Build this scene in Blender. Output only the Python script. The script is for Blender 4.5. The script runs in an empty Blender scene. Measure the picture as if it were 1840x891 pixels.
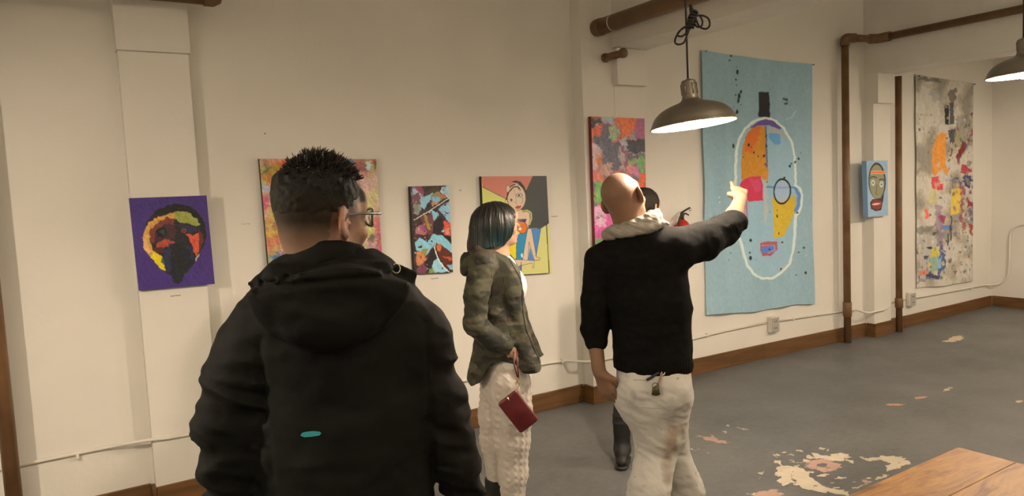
import bpy, bmesh, math, random
import numpy as np
from mathutils import Matrix, Vector
from mathutils.bvhtree import BVHTree

# ------------------------------------------------------------------ camera
F_PX, CX, CY, H = 1305.0, 920.0, 445.5, 1.65
PIT, ROL, YAW = math.radians(4.68), math.radians(-2.68), math.radians(32.14)
_f = np.array([math.sin(YAW)*math.cos(PIT), math.cos(YAW)*math.cos(PIT), -math.sin(PIT)])
_r0 = np.array([math.cos(YAW), -math.sin(YAW), 0.0]); _u0 = np.cross(_r0, _f)
_r = math.cos(ROL)*_r0 + math.sin(ROL)*_u0; _u = -math.sin(ROL)*_r0 + math.cos(ROL)*_u0
scene = bpy.context.scene
COL = scene.collection
cd = bpy.data.cameras.new('camera'); cam = bpy.data.objects.new('camera', cd); COL.objects.link(cam)
cd.sensor_width = 36.0; cd.lens = F_PX/1840.0*36.0; cd.clip_start = 0.05
M = Matrix(((_r[0], _u[0], -_f[0], 0), (_r[1], _u[1], -_f[1], 0), (_r[2], _u[2], -_f[2], H), (0, 0, 0, 1)))
cam.matrix_world = M
scene.camera = cam

# ------------------------------------------------------------------ world, exposure
scene.view_settings.view_transform = 'Standard'
scene.view_settings.look = 'None'
scene.view_settings.exposure = 0.78
scene.view_settings.gamma = 1.0
scene.view_settings.use_curve_mapping = False
wd = bpy.data.worlds.new('night_world'); scene.world = wd; wd.use_nodes = True
wd.node_tree.nodes['Background'].inputs[0].default_value = (0.02, 0.02, 0.03, 1)
wd.node_tree.nodes['Background'].inputs[1].default_value = 0.2
LAMP_RGB = (1.0, 0.81, 0.62)
LAMP_W = 1000.0           # emission strength of the bulbs
LAMPS = [  # x, y, z of rim centre, strength factor
    (2.341, 2.225, 1.882, 1.0), (4.47, 1.86, 2.127, 1.0), (-1.25, 2.1, 2.0, 1.0), (7.9, 1.9, 2.1, 0.85),
    (-1.2, -2.4, 2.35, 0.12), (2.6, -2.6, 2.4, 0.12), (6.2, -1.6, 2.4, 0.3)]  # these three are unseen lamps added as weak fill

# added fill: unseen warm area lights aimed up to bounce off the ceiling
for i_, (x_, y_, w_) in enumerate([(-1.5, -1.2, 95.0), (3.2, -1.0, 95.0), (6.8, -0.6, 80.0)]):
    al = bpy.data.lights.new('added_fill_light', 'AREA'); al.shape = 'RECTANGLE'; al.size = 2.2; al.size_y = 1.2; al.energy = w_; al.color = (1.0, 0.82, 0.60)
    ao = bpy.data.objects.new('added_fill_light', al); COL.objects.link(ao); ao.location = (x_, y_, 2.75); ao.rotation_euler = (math.pi, 0, 0)

# ------------------------------------------------------------------ pixel helpers (photo frame 1840x891)
def ray(x, y):
    d = _f*F_PX + _r*(x-CX) - _u*(y-CY)
    return d/np.linalg.norm(d)
WALLPTS = [(-4.6, 4.365), (4.5, 4.365), (6.6, 4.262), (7.45, 4.218), (9.32, 4.212)]
def wall_y(X):
    for (a, ya), (b, yb) in zip(WALLPTS, WALLPTS[1:]):
        if X <= b: return ya+(yb-ya)*(X-a)/(b-a)
    return WALLPTS[-1][1]
def on_y(x, y, Y):
    d = ray(x, y); t = Y/d[1]
    return np.array([0, 0, H])+d*t
def on_wall(x, y, gap=0.0):
    Y = 4.36
    for _ in range(5):
        p = on_y(x, y, Y-gap); Y = wall_y(p[0])
    return on_y(x, y, Y-gap)
def on_z(x, y, z=0.0):
    d = ray(x, y); t = (z-H)/d[2]
    return np.array([0, 0, H])+d*t

# ------------------------------------------------------------------ tags and objects
def tag(o, label=None, cat=None, group=None, kind=None):
    if label: o['label'] = label
    if cat: o['category'] = cat
    if group: o['group'] = group
    if kind: o['kind'] = kind
    return o
def empty(name, loc=(0, 0, 0), rz=0.0):
    o = bpy.data.objects.new(name, None); COL.objects.link(o)
    o.location = loc; o.rotation_euler = (0, 0, rz); o.empty_display_size = 0.1
    return o
def link(name, me, mat, parent=None, smooth=False):
    if mat: me.materials.append(mat)
    if smooth:
        me.polygons.foreach_set('use_smooth', np.ones(len(me.polygons), bool))
    o = bpy.data.objects.new(name, me); COL.objects.link(o)
    if parent: o.parent = parent
    return o
def mesh_np(name, V, Fq):
    me = bpy.data.meshes.new(name)
    V = np.asarray(V, float)
    me.from_pydata([tuple(v) for v in V], [], [tuple(f) for f in Fq])
    me.update()
    return me
def fast_mesh(name, V, Q):
    me = bpy.data.meshes.new(name)
    V = np.asarray(V, np.float32); Q = np.asarray(Q, np.int32)
    me.vertices.add(len(V)); me.vertices.foreach_set('co', V.ravel())
    me.loops.add(Q.size); me.loops.foreach_set('vertex_index', Q.ravel())
    me.polygons.add(len(Q)); me.polygons.foreach_set('loop_start', np.arange(0, Q.size, Q.shape[1], dtype=np.int32))
    me.update(calc_edges=True)
    return me
def set_col(me, rgb):
    a = me.color_attributes.new('col', 'FLOAT_COLOR', 'POINT')
    c = np.ones((len(rgb), 4), np.float32); c[:, :3] = rgb
    a.data.foreach_set('color', c.ravel())

def from_bm(name, bm, mat, parent=None, smooth=False, bevel=0):
    if bevel:
        bmesh.ops.bevel(bm, geom=list(bm.edges), offset=bevel, segments=2, affect='EDGES', profile=0.6)
    bmesh.ops.recalc_face_normals(bm, faces=list(bm.faces))
    me = bpy.data.meshes.new(name); bm.to_mesh(me); bm.free()
    return link(name, me, mat, parent, smooth)
def bm_box(bm, lo, hi):
    lo = Vector(lo); hi = Vector(hi)
    r = bmesh.ops.create_cube(bm, size=1.0)
    for v in r['verts']:
        v.co = Vector(((lo.x+hi.x)/2+v.co.x*(hi.x-lo.x), (lo.y+hi.y)/2+v.co.y*(hi.y-lo.y), (lo.z+hi.z)/2+v.co.z*(hi.z-lo.z)))
    return r['verts']
def box(name, lo, hi, mat, parent=None, bevel=0):
    bm = bmesh.new(); bm_box(bm, lo, hi)
    return from_bm(name, bm, mat, parent, bevel=bevel)
def frame_of(d):
    d = np.array(d, float); d /= np.linalg.norm(d)
    a = np.array([0, 0, 1.0]) if abs(d[2]) < 0.9 else np.array([1.0, 0, 0])
    u = np.cross(a, d); u /= np.linalg.norm(u)
    return u, np.cross(d, u)
def bm_tube(bm, pts, rad, seg=12, closed=False, caps=True):
    pts = [np.array(p, float) for p in pts]
    n = len(pts)
    if not hasattr(rad, '__len__'): rad = [rad]*n
    rings = []; u = None
    for i in range(n):
        if closed: t = pts[(i+1) % n]-pts[i-1]
        else: t = pts[min(i+1, n-1)]-pts[max(i-1, 0)]
        t = t/np.linalg.norm(t)
        if u is None: u, v = frame_of(t)
        else:
            u = u-t*(u@t); u /= np.linalg.norm(u)
        v = np.cross(t, u)
        rings.append([bm.verts.new(pts[i]+rad[i]*(math.cos(a)*u+math.sin(a)*v)) for a in [2*math.pi*k/seg for k in range(seg)]])
    m = n if closed else n-1
    for i in range(m):
        A = rings[i]; B = rings[(i+1) % n]
        for k in range(seg):
            bm.faces.new((A[k], A[(k+1) % seg], B[(k+1) % seg], B[k]))
    if caps and not closed:
        bm.faces.new(rings[0][::-1]); bm.faces.new(rings[-1])
def tube(name, pts, rad, mat, parent=None, seg=12, closed=False):
    bm = bmesh.new(); bm_tube(bm, pts, rad, seg, closed)
    return from_bm(name, bm, mat, parent, smooth=True)
def smooth_path(pts, sub=6):
    pts = [np.array(p, float) for p in pts]; out = []
    P = [2*pts[0]-pts[1]]+pts+[2*pts[-1]-pts[-2]]
    for i in range(1, len(P)-2):
        for k in range(sub):
            t = k/sub; a, b, c, d = P[i-1], P[i], P[i+1], P[i+2]
            out.append(0.5*((2*b)+(-a+c)*t+(2*a-5*b+4*c-d)*t*t+(-a+3*b-3*c+d)*t**3))
    out.append(pts[-1]); return out
def round_path(pts, r=0.05, n=5):
    """polyline with its inner corners rounded"""
    pts = [np.array(p, float) for p in pts]; out = [pts[0]]
    for a, b, c in zip(pts, pts[1:], pts[2:]):
        d1 = (a-b); d2 = (c-b); l1 = np.linalg.norm(d1); l2 = np.linalg.norm(d2)
        q = min(r, l1*.45, l2*.45); p1 = b+d1/l1*q; p2 = b+d2/l2*q
        for k in range(n+1):
            t = k/n; out.append((1-t)**2*p1+2*t*(1-t)*b+t*t*p2)
    out.append(pts[-1]); return out
def bm_lathe(bm, prof, seg=48, Mx=None):
    rings = []
    for r, z in prof:
        rings.append([bm.verts.new((Mx @ Vector((r*math.cos(2*math.pi*k/seg), r*math.sin(2*math.pi*k/seg), z))) if Mx else (r*math.cos(2*math.pi*k/seg), r*math.sin(2*math.pi*k/seg), z)) for k in range(seg)])
    for A, B in zip(rings, rings[1:]):
        for k in range(seg): bm.faces.new((A[k], A[(k+1) % seg], B[(k+1) % seg], B[k]))
    return rings

# ------------------------------------------------------------------ colours
def lin(c):
    c = np.array(c, float)/255.0
    return np.where(c <= 0.04045, c/12.92, ((c+0.055)/1.055)**2.4)
WHITE_REF = lin((216, 191, 160))
def alb(c, k=0.78):
    """surface colour of paint that reads as c beside the lamp-lit white wall"""
    return np.clip(lin(c)/WHITE_REF*k, 0.003, 0.95)

# ------------------------------------------------------------------ materials
def new_mat(name):
    m = bpy.data.materials.new(name); m.use_nodes = True
    nt = m.node_tree; b = nt.nodes['Principled BSDF']
    return m, nt, b
def N(nt, typ, **kw):
    n = nt.nodes.new(typ)
    for k, v in kw.items():
        if k.startswith('i_'):
            key = k[2:]
            n.inputs[int(key) if key.isdigit() else key.replace('_', ' ')].default_value = v
        else: setattr(n, k, v)
    return n
def rgba(c): return (float(c[0]), float(c[1]), float(c[2]), 1.0)
def mat_basic(name, c, rough=0.6, c2=None, scale=8.0, detail=4.0, bump=0.0, bscale=60.0, metal=0.0, stretch=(1, 1, 1), ramp=(0.35, 0.65), coords='Object', bdist=0.01, spec=0.5, sheen=0.0):
    m, nt, b = new_mat(name)
    b.inputs['Roughness'].default_value = rough; b.inputs['Metallic'].default_value = metal
    b.inputs['Specular IOR Level'].default_value = spec
    if sheen: b.inputs['Sheen Weight'].default_value = sheen
    b.inputs['Base Color'].default_value = rgba(c)
    tc = N(nt, 'ShaderNodeTexCoord'); mp = N(nt, 'ShaderNodeMapping'); mp.inputs['Scale'].default_value = stretch
    nt.links.new(tc.outputs[coords], mp.inputs[0])
    if c2 is not None:
        no = N(nt, 'ShaderNodeTexNoise', i_Scale=scale, i_Detail=detail)
        nt.links.new(mp.outputs[0], no.inputs['Vector'])
        cr = N(nt, 'ShaderNodeValToRGB'); cr.color_ramp.elements[0].position = ramp[0]; cr.color_ramp.elements[1].position = ramp[1]
        cr.color_ramp.elements[0].color = rgba(c); cr.color_ramp.elements[1].color = rgba(c2)
        nt.links.new(no.outputs['Fac'], cr.inputs[0]); nt.links.new(cr.outputs[0], b.inputs['Base Color'])
    if bump:
        n2 = N(nt, 'ShaderNodeTexNoise', i_Scale=bscale, i_Detail=3.0)
        nt.links.new(mp.outputs[0], n2.inputs['Vector'])
        bp = N(nt, 'ShaderNodeBump', i_Strength=bump, i_Distance=bdist)
        nt.links.new(n2.outputs['Fac'], bp.inputs['Height']); nt.links.new(bp.outputs[0], b.inputs['Normal'])
    return m
def mat_attr(name, rough=0.6, bump=0.0, bscale=80.0, spec=0.5, sss=0.0, bdist=0.005):
    m, nt, b = new_mat(name)
    a = N(nt, 'ShaderNodeAttribute', attribute_name='col')
    nt.links.new(a.outputs['Color'], b.inputs['Base Color'])
    b.inputs['Roughness'].default_value = rough; b.inputs['Specular IOR Level'].default_value = spec
    if sss:
        b.inputs['Subsurface Weight'].default_value = sss; b.inputs['Subsurface Radius'].default_value = (0.012, 0.005, 0.003)
        b.inputs['Subsurface Scale'].default_value = 1.0
    if bump:
        tc = N(nt, 'ShaderNodeTexCoord')
        n2 = N(nt, 'ShaderNodeTexNoise', i_Scale=bscale, i_Detail=4.0)
        nt.links.new(tc.outputs['Object'], n2.inputs['Vector'])
        bp = N(nt, 'ShaderNodeBump', i_Strength=bump, i_Distance=bdist)
        nt.links.new(n2.outputs['Fac'], bp.inputs['Height']); nt.links.new(bp.outputs[0], b.inputs['Normal'])
    return m

M_WALL = mat_basic('white_wall_paint', (0.80, 0.775, 0.72), 0.55, (0.74, 0.72, 0.665), 1.3, 5, bump=0.25, bscale=35, bdist=0.004)
M_PLASTER = mat_basic('rough_beam_plaster', (0.80, 0.78, 0.72), 0.7, (0.74, 0.71, 0.65), 3.0, 6, bump=0.5, bscale=14, bdist=0.01)
M_CEIL = mat_basic('ceiling_paint', (0.78, 0.76, 0.71), 0.8, (0.72, 0.70, 0.65), 2.0, 4)
M_COPPER = mat_basic('brown_pipe_paint', (0.215, 0.115, 0.050), 0.42, (0.13, 0.066, 0.030), 6.0, 5, bump=0.15, bscale=30, bdist=0.003, ramp=(.3, .7))
M_BASE = mat_basic('stained_wood_baseboard', (0.185, 0.088, 0.027), 0.5, (0.095, 0.044, 0.014), 5.0, 8, bump=0.2, bscale=20, stretch=(0.5, 1, 7), bdist=0.003, ramp=(.3, .68))
M_COND = mat_basic('painted_conduit', (0.72, 0.69, 0.63), 0.4)
M_PLATE = mat_basic('outlet_cover_metal', (0.55, 0.53, 0.5), 0.35, metal=0.3)
M_DARK = mat_basic('dark_slot', (0.01, 0.01, 0.01), 0.5)
M_BLACK = mat_basic('black_rubber', (0.012, 0.012, 0.012), 0.5)
M_NAIL = mat_basic('nail_steel', (0.2, 0.19, 0.18), 0.35, metal=0.9)
M_PAPER = mat_basic('caption_card', (0.80, 0.775, 0.72), 0.6)
M_INK = mat_basic('caption_ink', (0.05, 0.04, 0.035), 0.6)

# ------------------------------------------------------------------ room
XL, XR, YB, ZC = -4.6, 9.32, -5.0, 3.55
def quad_mesh(name, pts, mat, kind='structure', parent=None):
    me = mesh_np(name, pts, [tuple(range(len(pts)))])
    o = link(name, me, mat, parent)
    if kind: o['kind'] = kind
    return o

def floor_material():
    m, nt, b = new_mat('grey_painted_concrete')
    L = nt.links.new
    tc = N(nt, 'ShaderNodeTexCoord'); sep = N(nt, 'ShaderNodeSeparateXYZ'); L(tc.outputs['Object'], sep.inputs[0])
    def noise(scale, detail=5, rough=0.6):
        n = N(nt, 'ShaderNodeTexNoise', i_Scale=scale, i_Detail=detail, i_Roughness=rough); L(tc.outputs['Object'], n.inputs['Vector']); return n.outputs['Fac']
    def math_(op, a, c=None, d=None):
        n = N(nt, 'ShaderNodeMath', operation=op)
        for i, v in enumerate((a, c, d)):
            if v is None: continue
            if hasattr(v, 'links'): L(v, n.inputs[i])
            else: n.inputs[i].default_value = v
        return n.outputs[0]
    def blob(cx, cy, rx, ry, ang=0.0, hole=0.0):
        ca, sa = math.cos(ang), math.sin(ang)
        dx = math_('SUBTRACT', sep.outputs[0], cx); dy = math_('SUBTRACT', sep.outputs[1], cy)
        u = math_('DIVIDE', math_('ADD', math_('MULTIPLY', dx, ca), math_('MULTIPLY', dy, sa)), rx)
        v = math_('DIVIDE', math_('SUBTRACT', math_('MULTIPLY', dy, ca), math_('MULTIPLY', dx, sa)), ry)
        r = math_('SQRT', math_('ADD', math_('MULTIPLY', u, u), math_('MULTIPLY', v, v)))
        if hole: r = math_('ADD', math_('ABSOLUTE', math_('SUBTRACT', r, 0.75)), 0.75-hole)
        return math_('SUBTRACT', 1.0, r)
    blobs = [blob(*a) for a in FLOOR_BLOBS]
    mx = blobs[0]
    for q in blobs[1:]: mx = math_('MAXIMUM', mx, q)
    n1 = noise(9.0, 8, 0.68)
    ncon = math_('MULTIPLY', math_('SUBTRACT', n1, 0.5), 4.2)
    val = math_('ADD', math_('MULTIPLY', mx, 1.0), ncon)
    speck = math_('SUBTRACT', math_('MULTIPLY', noise(5.5, 7, 0.6), 7.0), 5.15)
    val = math_('MAXIMUM', val, speck)
    mask = N(nt, 'ShaderNodeMapRange', interpolation_type='SMOOTHSTEP'); L(val, mask.inputs[0])
    mask.inputs[1].default_value = 0.28; mask.inputs[2].default_value = 0.38
    # bare colours: cream filler with rust-orange core
    core = N(nt, 'ShaderNodeMapRange', interpolation_type='SMOOTHSTEP')
    cb = blob(5.0, 2.85, 0.6, 0.3)
    L(math_('ADD', cb, math_('MULTIPLY', math_('SUBTRACT', noise(14, 4), 0.5), 1.2)), core.inputs[0]); core.inputs[1].default_value = 0.1; core.inputs[2].default_value = 0.4
    bare = N(nt, 'ShaderNodeMix', data_type='RGBA'); L(core.outputs[0], bare.inputs[0])
    bare.inputs[6].default_value = (0.62, 0.50, 0.34, 1); bare.inputs[7].default_value = (0.55, 0.30, 0.18, 1)
    g = N(nt, 'ShaderNodeValToRGB'); g.color_ramp.elements[0].position = .36; g.color_ramp.elements[1].position = .66
    g.color_ramp.elements[0].color = (0.092, 0.096, 0.098, 1); g.color_ramp.elements[1].color = (0.172, 0.175, 0.176, 1)
    L(math_('ADD', math_('MULTIPLY', noise(1.1, 8, 0.66), .6), math_('MULTIPLY', noise(26.0, 6, 0.75), .4)), g.inputs[0])
    fin = N(nt, 'ShaderNodeMix', data_type='RGBA'); L(mask.outputs[0], fin.inputs[0]); L(g.outputs[0], fin.inputs[6]); L(bare.outputs[2], fin.inputs[7])
    L(fin.outputs[2], b.inputs['Base Color'])
    rr = N(nt, 'ShaderNodeMapRange'); L(noise(2.3, 6), rr.inputs[0]); rr.inputs[3].default_value = 0.36; rr.inputs[4].default_value = 0.62
    L(rr.outputs[0], b.inputs['Roughness'])
    bp = N(nt, 'ShaderNodeBump', i_Strength=0.35, i_Distance=0.004)
    L(math_('SUBTRACT', noise(22, 5), math_('MULTIPLY', mask.outputs[0], 0.6)), bp.inputs['Height']); L(bp.outputs[0], b.inputs['Normal'])
    return m
FLOOR_BLOBS = [(4.91, 2.85, .10, .03, -.4), (5.22, 2.82, .08, .025, -.4), (5.53, 2.80, .07, .025, .2), (5.6, 2.34, .05, .03), (7.3, 3.6, .28, .07, .1)]
_fl = quad_mesh('floor', [(XL, YB, 0), (XR, YB, 0), (XR, WALLPTS[-1][1]+.2, 0), (XL, 4.41, 0)], floor_material())
_fl.data.polygons[0].flip() if _fl.data.polygons[0].normal.z < 0 else None
quad_mesh('ceiling', [(XL, YB, ZC), (XL, 4.41, ZC), (XR, WALLPTS[-1][1]+.2, ZC), (XR, YB, ZC)], M_CEIL)
walls_l = []
for seg in (WALLPTS[:2], WALLPTS[1:]):
    V = []; Fq = []
    for x, y in seg: V += [(x, y, 0), (x, y, ZC)]
    for i in range(len(seg)-1): Fq.append((2*i, 2*i+2, 2*i+3, 2*i+1))
    o = link('wall_left', mesh_np('wall_left', V, Fq), M_WALL); o['kind'] = 'structure'; walls_l.append(o)
wall_left = walls_l[0]
quad_mesh('wall_far', [(XR, WALLPTS[-1][1], 0), (XR, YB, 0), (XR, YB, ZC), (XR, WALLPTS[-1][1], ZC)], M_WALL)
quad_mesh('wall_back', [(XR, YB, 0), (XL, YB, 0), (XL, YB, ZC), (XR, YB, ZC)], M_WALL)
quad_mesh('wall_near', [(XL, YB, 0), (XL, 4.365, 0), (XL, 4.365, ZC), (XL, YB, ZC)], M_WALL)

# pilasters: x0, x1, depth, step height, capital extra depth, capital x0, x1
PILS = [(0.352, 0.690, 0.085, 2.452, 0.020, 0.345, 0.700), (3.637, 3.945, 0.120, 2.385, 0.045, 3.637, 3.935), (6.842, 7.135, 0.088, 2.312, 0.050, 6.842, 7.130)]
BEAMS = [(0.345, 0.70, 2.80), (3.637, 3.95, 2.655), (6.842, 7.17, 2.598)]
ceil_obj = bpy.data.objects['ceiling']
for i, (x0, x1, dp, zs, ce, c0, c1) in enumerate(PILS):
    yw = wall_y((x0+x1)/2)
    zb = BEAMS[i][2]
    box('pilaster', (x0, yw-dp, 0), (x1, yw+0.02, zs), M_WALL, walls_l[i == 2], bevel=0.004)
    box('pilaster_capital', (c0, yw-dp-ce, zs), (c1, yw+0.02, zb), M_WALL, walls_l[i == 2], bevel=0.004)
    # the beam: slightly uneven plastered box
    bm = bmesh.new()
    vs = bm_box(bm, (BEAMS[i][0], YB+0.01, zb), (BEAMS[i][1], yw+0.01, ZC-0.001))
    bmesh.ops.subdivide_edges(bm, edges=[e for e in bm.edges if abs(e.verts[0].co.y-e.verts[1].co.y) > 1], cuts=60, use_grid_fill=True)
    rnd = random.Random(i+4)
    for v in bm.verts:
        if v.co.z < zb+.01: v.co.z += rnd.uniform(0, .006)+.004*math.sin(v.co.y*5+i); v.co.x += rnd.uniform(-.003, .003)
    from_bm('beam', bm, M_PLASTER, ceil_obj)
# pipe chase boxed in beside the second pilaster
box('pipe_chase', (3.338, 4.365-0.118, 0), (3.637, 4.385, ZC), M_WALL, wall_left, bevel=0.003)

# baseboard, board by board
HB = 0.135
bb = empty('baseboard_left', (0, 0, 0)); bb['kind'] = 'structure'
def board(p, q, t=0.018, h=HB):
    p = np.array(p); q = np.array(q); d = q-p; L_ = np.linalg.norm(d); d /= L_; n = np.array([d[1], -d[0]])
    bm = bmesh.new()
    a, b2 = p+d*.001, q-d*.001
    pts = [a, b2, b2+n*t, a+n*t]
    lo = [bm.verts.new((x, y, 0.001)) for x, y in pts]; hi = [bm.verts.new((x, y, h)) for x, y in pts]
    bm.faces.new(lo); bm.faces.new(hi)
    for k in range(4): bm.faces.new((lo[k], lo[(k+1) % 4], hi[(k+1) % 4], hi[k]))
    from_bm('board', bm, M_BASE, bb, bevel=0.002)
def W2(x): return (x, wall_y(x)-0.001)
segs = [(-4.55, -2.2), (-2.2, 0.352-0.001), None, (0.69+.001, 3.335)]
board(W2(-4.55), W2(-2.2)); board(W2(-2.2), W2(0.332))
def around(x0, x1, yf, xr=True):
    board((x0-0.0005, wall_y(x0)-.019), (x0-0.0005, yf-0.019)); board((x0, yf-0.0005), (x1, yf-0.0005))
    if xr: board((x1+0.0005, yf-0.019), (x1+0.0005, wall_y(x1)-.019))
around(0.352, 0.690, 4.365-.085); board(W2(0.712), W2(2.1)); board(W2(2.1), W2(3.318))
around(3.338, 3.945, 4.365-.120); board(W2(3.966), W2(5.35)); board(W2(5.35), W2(6.6)); board(W2(6.6), W2(6.822))
around(6.842, 7.135, wall_y(6.99)-.088); board(W2(7.156), W2(7.45), h=HB-.01); board(W2(7.45), W2(9.30), h=HB-.012)
be = empty('baseboard_far'); be['kind'] = 'structure'; _bb = bb; bb = be
board((XR-.001, 4.19), (XR-.001, 1.6), h=HB-.012); board((XR-.001, 1.6), (XR-.001, -1.2), h=HB-.012); board((XR-.001, -1.2), (XR-.001, -4.9), h=HB-.012)

# ------------------------------------------------------------------ pipes
def collar(name, p, axis, r, l, parent, mat=M_COPPER):
    p = np.array(p, float); a = np.array(axis, float); a /= np.linalg.norm(a)
    pts = [p-a*l/2, p-a*(l/2-.004), p+a*(l/2-.004), p+a*l/2]
    return tube(name, pts, [r*.9, r, r, r*.9], mat, parent, 16)
def shift(o, base):
    base = Vector(base)
    for c in o.children:
        c.location = c.location-base
    o.location = base
# left riser at the edge of the frame
xr_, yr_ = on_y(25, 891, 4.23)[0], 4.23
t = empty('riser_pipe'); tag(t, 'thick brown painted pipe standing upright at the far left edge before the white wall', 'pipe')
tube('pipe', [(xr_, yr_, 0.0), (xr_, yr_, ZC)], 0.036, M_COPPER, t, 16)
collar('coupling', (xr_, yr_, 0.05), (0, 0, 1), 0.046, .06, t)
# horizontal pipe along the top left, ending in an elbow
p1 = on_y(382, 7, 4.17)
t = empty('overhead_pipe'); tag(t, 'brown pipe with an end elbow along the top left wall above the first pilaster', 'pipe')
tube('pipe', [(-3.2, 4.17, p1[2]+.012), (p1[0]-.02, 4.17, p1[2]+.012)], 0.021, M_COPPER, t, 14)
e = [(p1[0]-.045, 4.17, p1[2]+.012), (p1[0], 4.17, p1[2]+.012), (p1[0]+.02, 4.17, p1[2]+.022), (p1[0]+.028, 4.17, p1[2]+.045), (p1[0]+.028, 4.17, ZC)]
tube('elbow', e[:4]+[(p1[0]+.028, 4.17, p1[2]+.07)], 0.028, M_COPPER, t, 14)
tube('pipe', [(p1[0]+.028, 4.17, p1[2]+.07), (p1[0]+.028, 4.17, ZC)], 0.021, M_COPPER, t, 14)
# big pipe out of the chase
pb = on_y(1080, 48, 4.19)
t = empty('overhead_pipe'); tag(t, 'thick brown pipe with a pale ring coming out of the boxed chase under the ceiling', 'pipe')
tube('pipe', [(pb[0], 4.248, pb[2]), (pb[0], YB+.02, pb[2]+.03)], 0.058, M_COPPER, t, 20)
collar('end_collar', (pb[0], 4.205, pb[2]), (0, 1, 0), 0.062, .07, t)
tube('pale_ring', [(pb[0], 4.06, pb[2]), (pb[0], 4.052, pb[2])], 0.0595, M_COND, t, 20)['label'] = 'pale ring of old paint'
# capped stub below it
ps = on_y(1088, 104, 4.235)
t = empty('pipe_stub'); tag(t, 'short capped brown pipe stub sticking out of the wall below the thick overhead pipe', 'pipe')
tube('pipe', [(ps[0], 4.248, ps[2]), (ps[0], 4.05, ps[2])], 0.028, M_COPPER, t, 16)
collar('end_cap', (ps[0], 4.04, ps[2]), (0, 1, 0), 0.035, .035, t); collar('wall_collar', (ps[0], 4.235, ps[2]), (0, 1, 0), 0.034, .024, t)
# riser left of the third pilaster, turning under the beam
pa = on_y(1521, 400, 4.19); pe = on_y(1523, 68, 4.19)
t = empty('riser_pipe'); tag(t, 'brown riser pipe left of the third pilaster with elbow turning along the beam', 'pipe')
X0 = pa[0]; zt = pe[2]-.005; r3 = 0.034
tube('pipe', [(X0, 4.19, 0), (X0, 4.19, zt-.03)], r3, M_COPPER, t, 16)
tube('elbow', round_path([(X0, 4.19, zt-.07), (X0, 4.19, zt), (X0+.10, 4.15, zt)], .06), r3*1.3, M_COPPER, t, 14)
xb = 6.842-.055
tube('pipe', [(X0+.07, 4.16, zt), (xb-.04, 4.10, zt-.005)], r3, M_COPPER, t, 14)
tube('elbow', round_path([(xb-.07, 4.115, zt-.003), (xb, 4.08, zt-.005), (xb, 3.95, zt-.005)], .05), r3*1.32, M_COPPER, t, 14)
tube('pipe', [(xb, 4.0, zt-.005), (xb, YB+.02, zt-.02)], r3, M_COPPER, t, 16)
collar('coupling', (X0, 4.19, 0.33), (0, 0, 1), r3*1.22, .14, t)
# second riser right of the third pilaster
pa = on_y(1615, 400, 4.13)
t = empty('riser_pipe'); tag(t, 'brown riser pipe just right of the third pilaster beside the dripped paint banner', 'pipe')
tube('pipe', [(pa[0], 4.13, 0), (pa[0], 4.13, on_y(1613, 137, 4.13)[2])], 0.031, M_COPPER, t, 16)
collar('coupling', (pa[0], 4.13, 0.3), (0, 0, 1), 0.039, .1, t)

# ------------------------------------------------------------------ conduit with outlet boxes
t = empty('electrical_conduit'); tag(t, 'thin white conduit with outlet boxes running above the baseboard', 'conduit')
def cp(x, y, gap=0.012): return on_wall(x, y, gap)
path = [(-4.4, 4.353, .40)]+[cp(0, 843), cp(100, 822), cp(190, 804)]
path += [on_y(262, 791, 4.365-.10), on_y(300, 787, 4.27), on_y(395, 770, 4.27), on_y(440, 762, 4.30), cp(480, 757), cp(700, 712), cp(985, 652), cp(1015, 648)]
path += [on_y(1050, 650, 4.24), on_y(1075, 648, 4.232), on_y(1175, 626, 4.232), cp(1215, 616), cp(1300, 595), cp(1378, 579)]
tube('conduit', round_path(path, .05), .010, M_COND, t, 10)
path = [cp(1392, 577), cp(1460, 567), cp(1537, 556), on_y(1553, 561, 4.15), on_y(1563, 562, 4.135), on_y(1590, 556, 4.135), on_y(1598, 548, 4.16), cp(1603, 542), cp(1628, 538)]
tube('conduit', round_path(path, .04), .010, M_COND, t, 10)
path = [cp(1637, 536), cp(1700, 525), cp(1770, 512)]
q = on_z(1800, 549, 0.0); X5 = XR-.014
def cfar(x, y):
    d = ray(x, y); s = X5/d[0]; return np.array([0, 0, H])+d*s
path += [cfar(1797, 511), cfar(1812, 497), cfar(1815, 420), cfar(1824, 407), cfar(1840, 403), cfar(1900, 408)]
tube('conduit', round_path(path, .06), .011, M_COND, t, 10)
for k, (x, y) in enumerate([(1386, 583), (1633, 538)]):
    c = on_wall(x, y, 0.0); w, h_, d_ = .055, .08, .045
    b_ = box('outlet_box', (c[0]-w, c[1]-d_, c[2]-h_*.8), (c[0]+w, c[1]-.001, c[2]+h_), M_COND, t, bevel=.006)
    box('cover_plate', (c[0]-w*.9, c[1]-d_-.004, c[2]-h_*.72), (c[0]+w*.9, c[1]-d_, c[2]+h_*.9), M_PLATE, b_, bevel=.002)
    for dz in (-.025, .035):
        for dx in (-.012, .012): box('slot', (c[0]+dx-.002, c[1]-d_-.0055, c[2]+dz-.009), (c[0]+dx+.002, c[1]-d_-.003, c[2]+dz+.009), M_DARK, b_)
for x, y in [(139, 818), (600, 733), (1270, 601), (1425, 572), (1745, 518), (1010, 648)]:
    c = on_wall(x, y, 0.012)
    box('clip', (c[0]-.008, c[1]-.013, c[2]-.018), (c[0]+.008, c[1]+.011, c[2]+.014), M_COND, t, bevel=.003)
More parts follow.
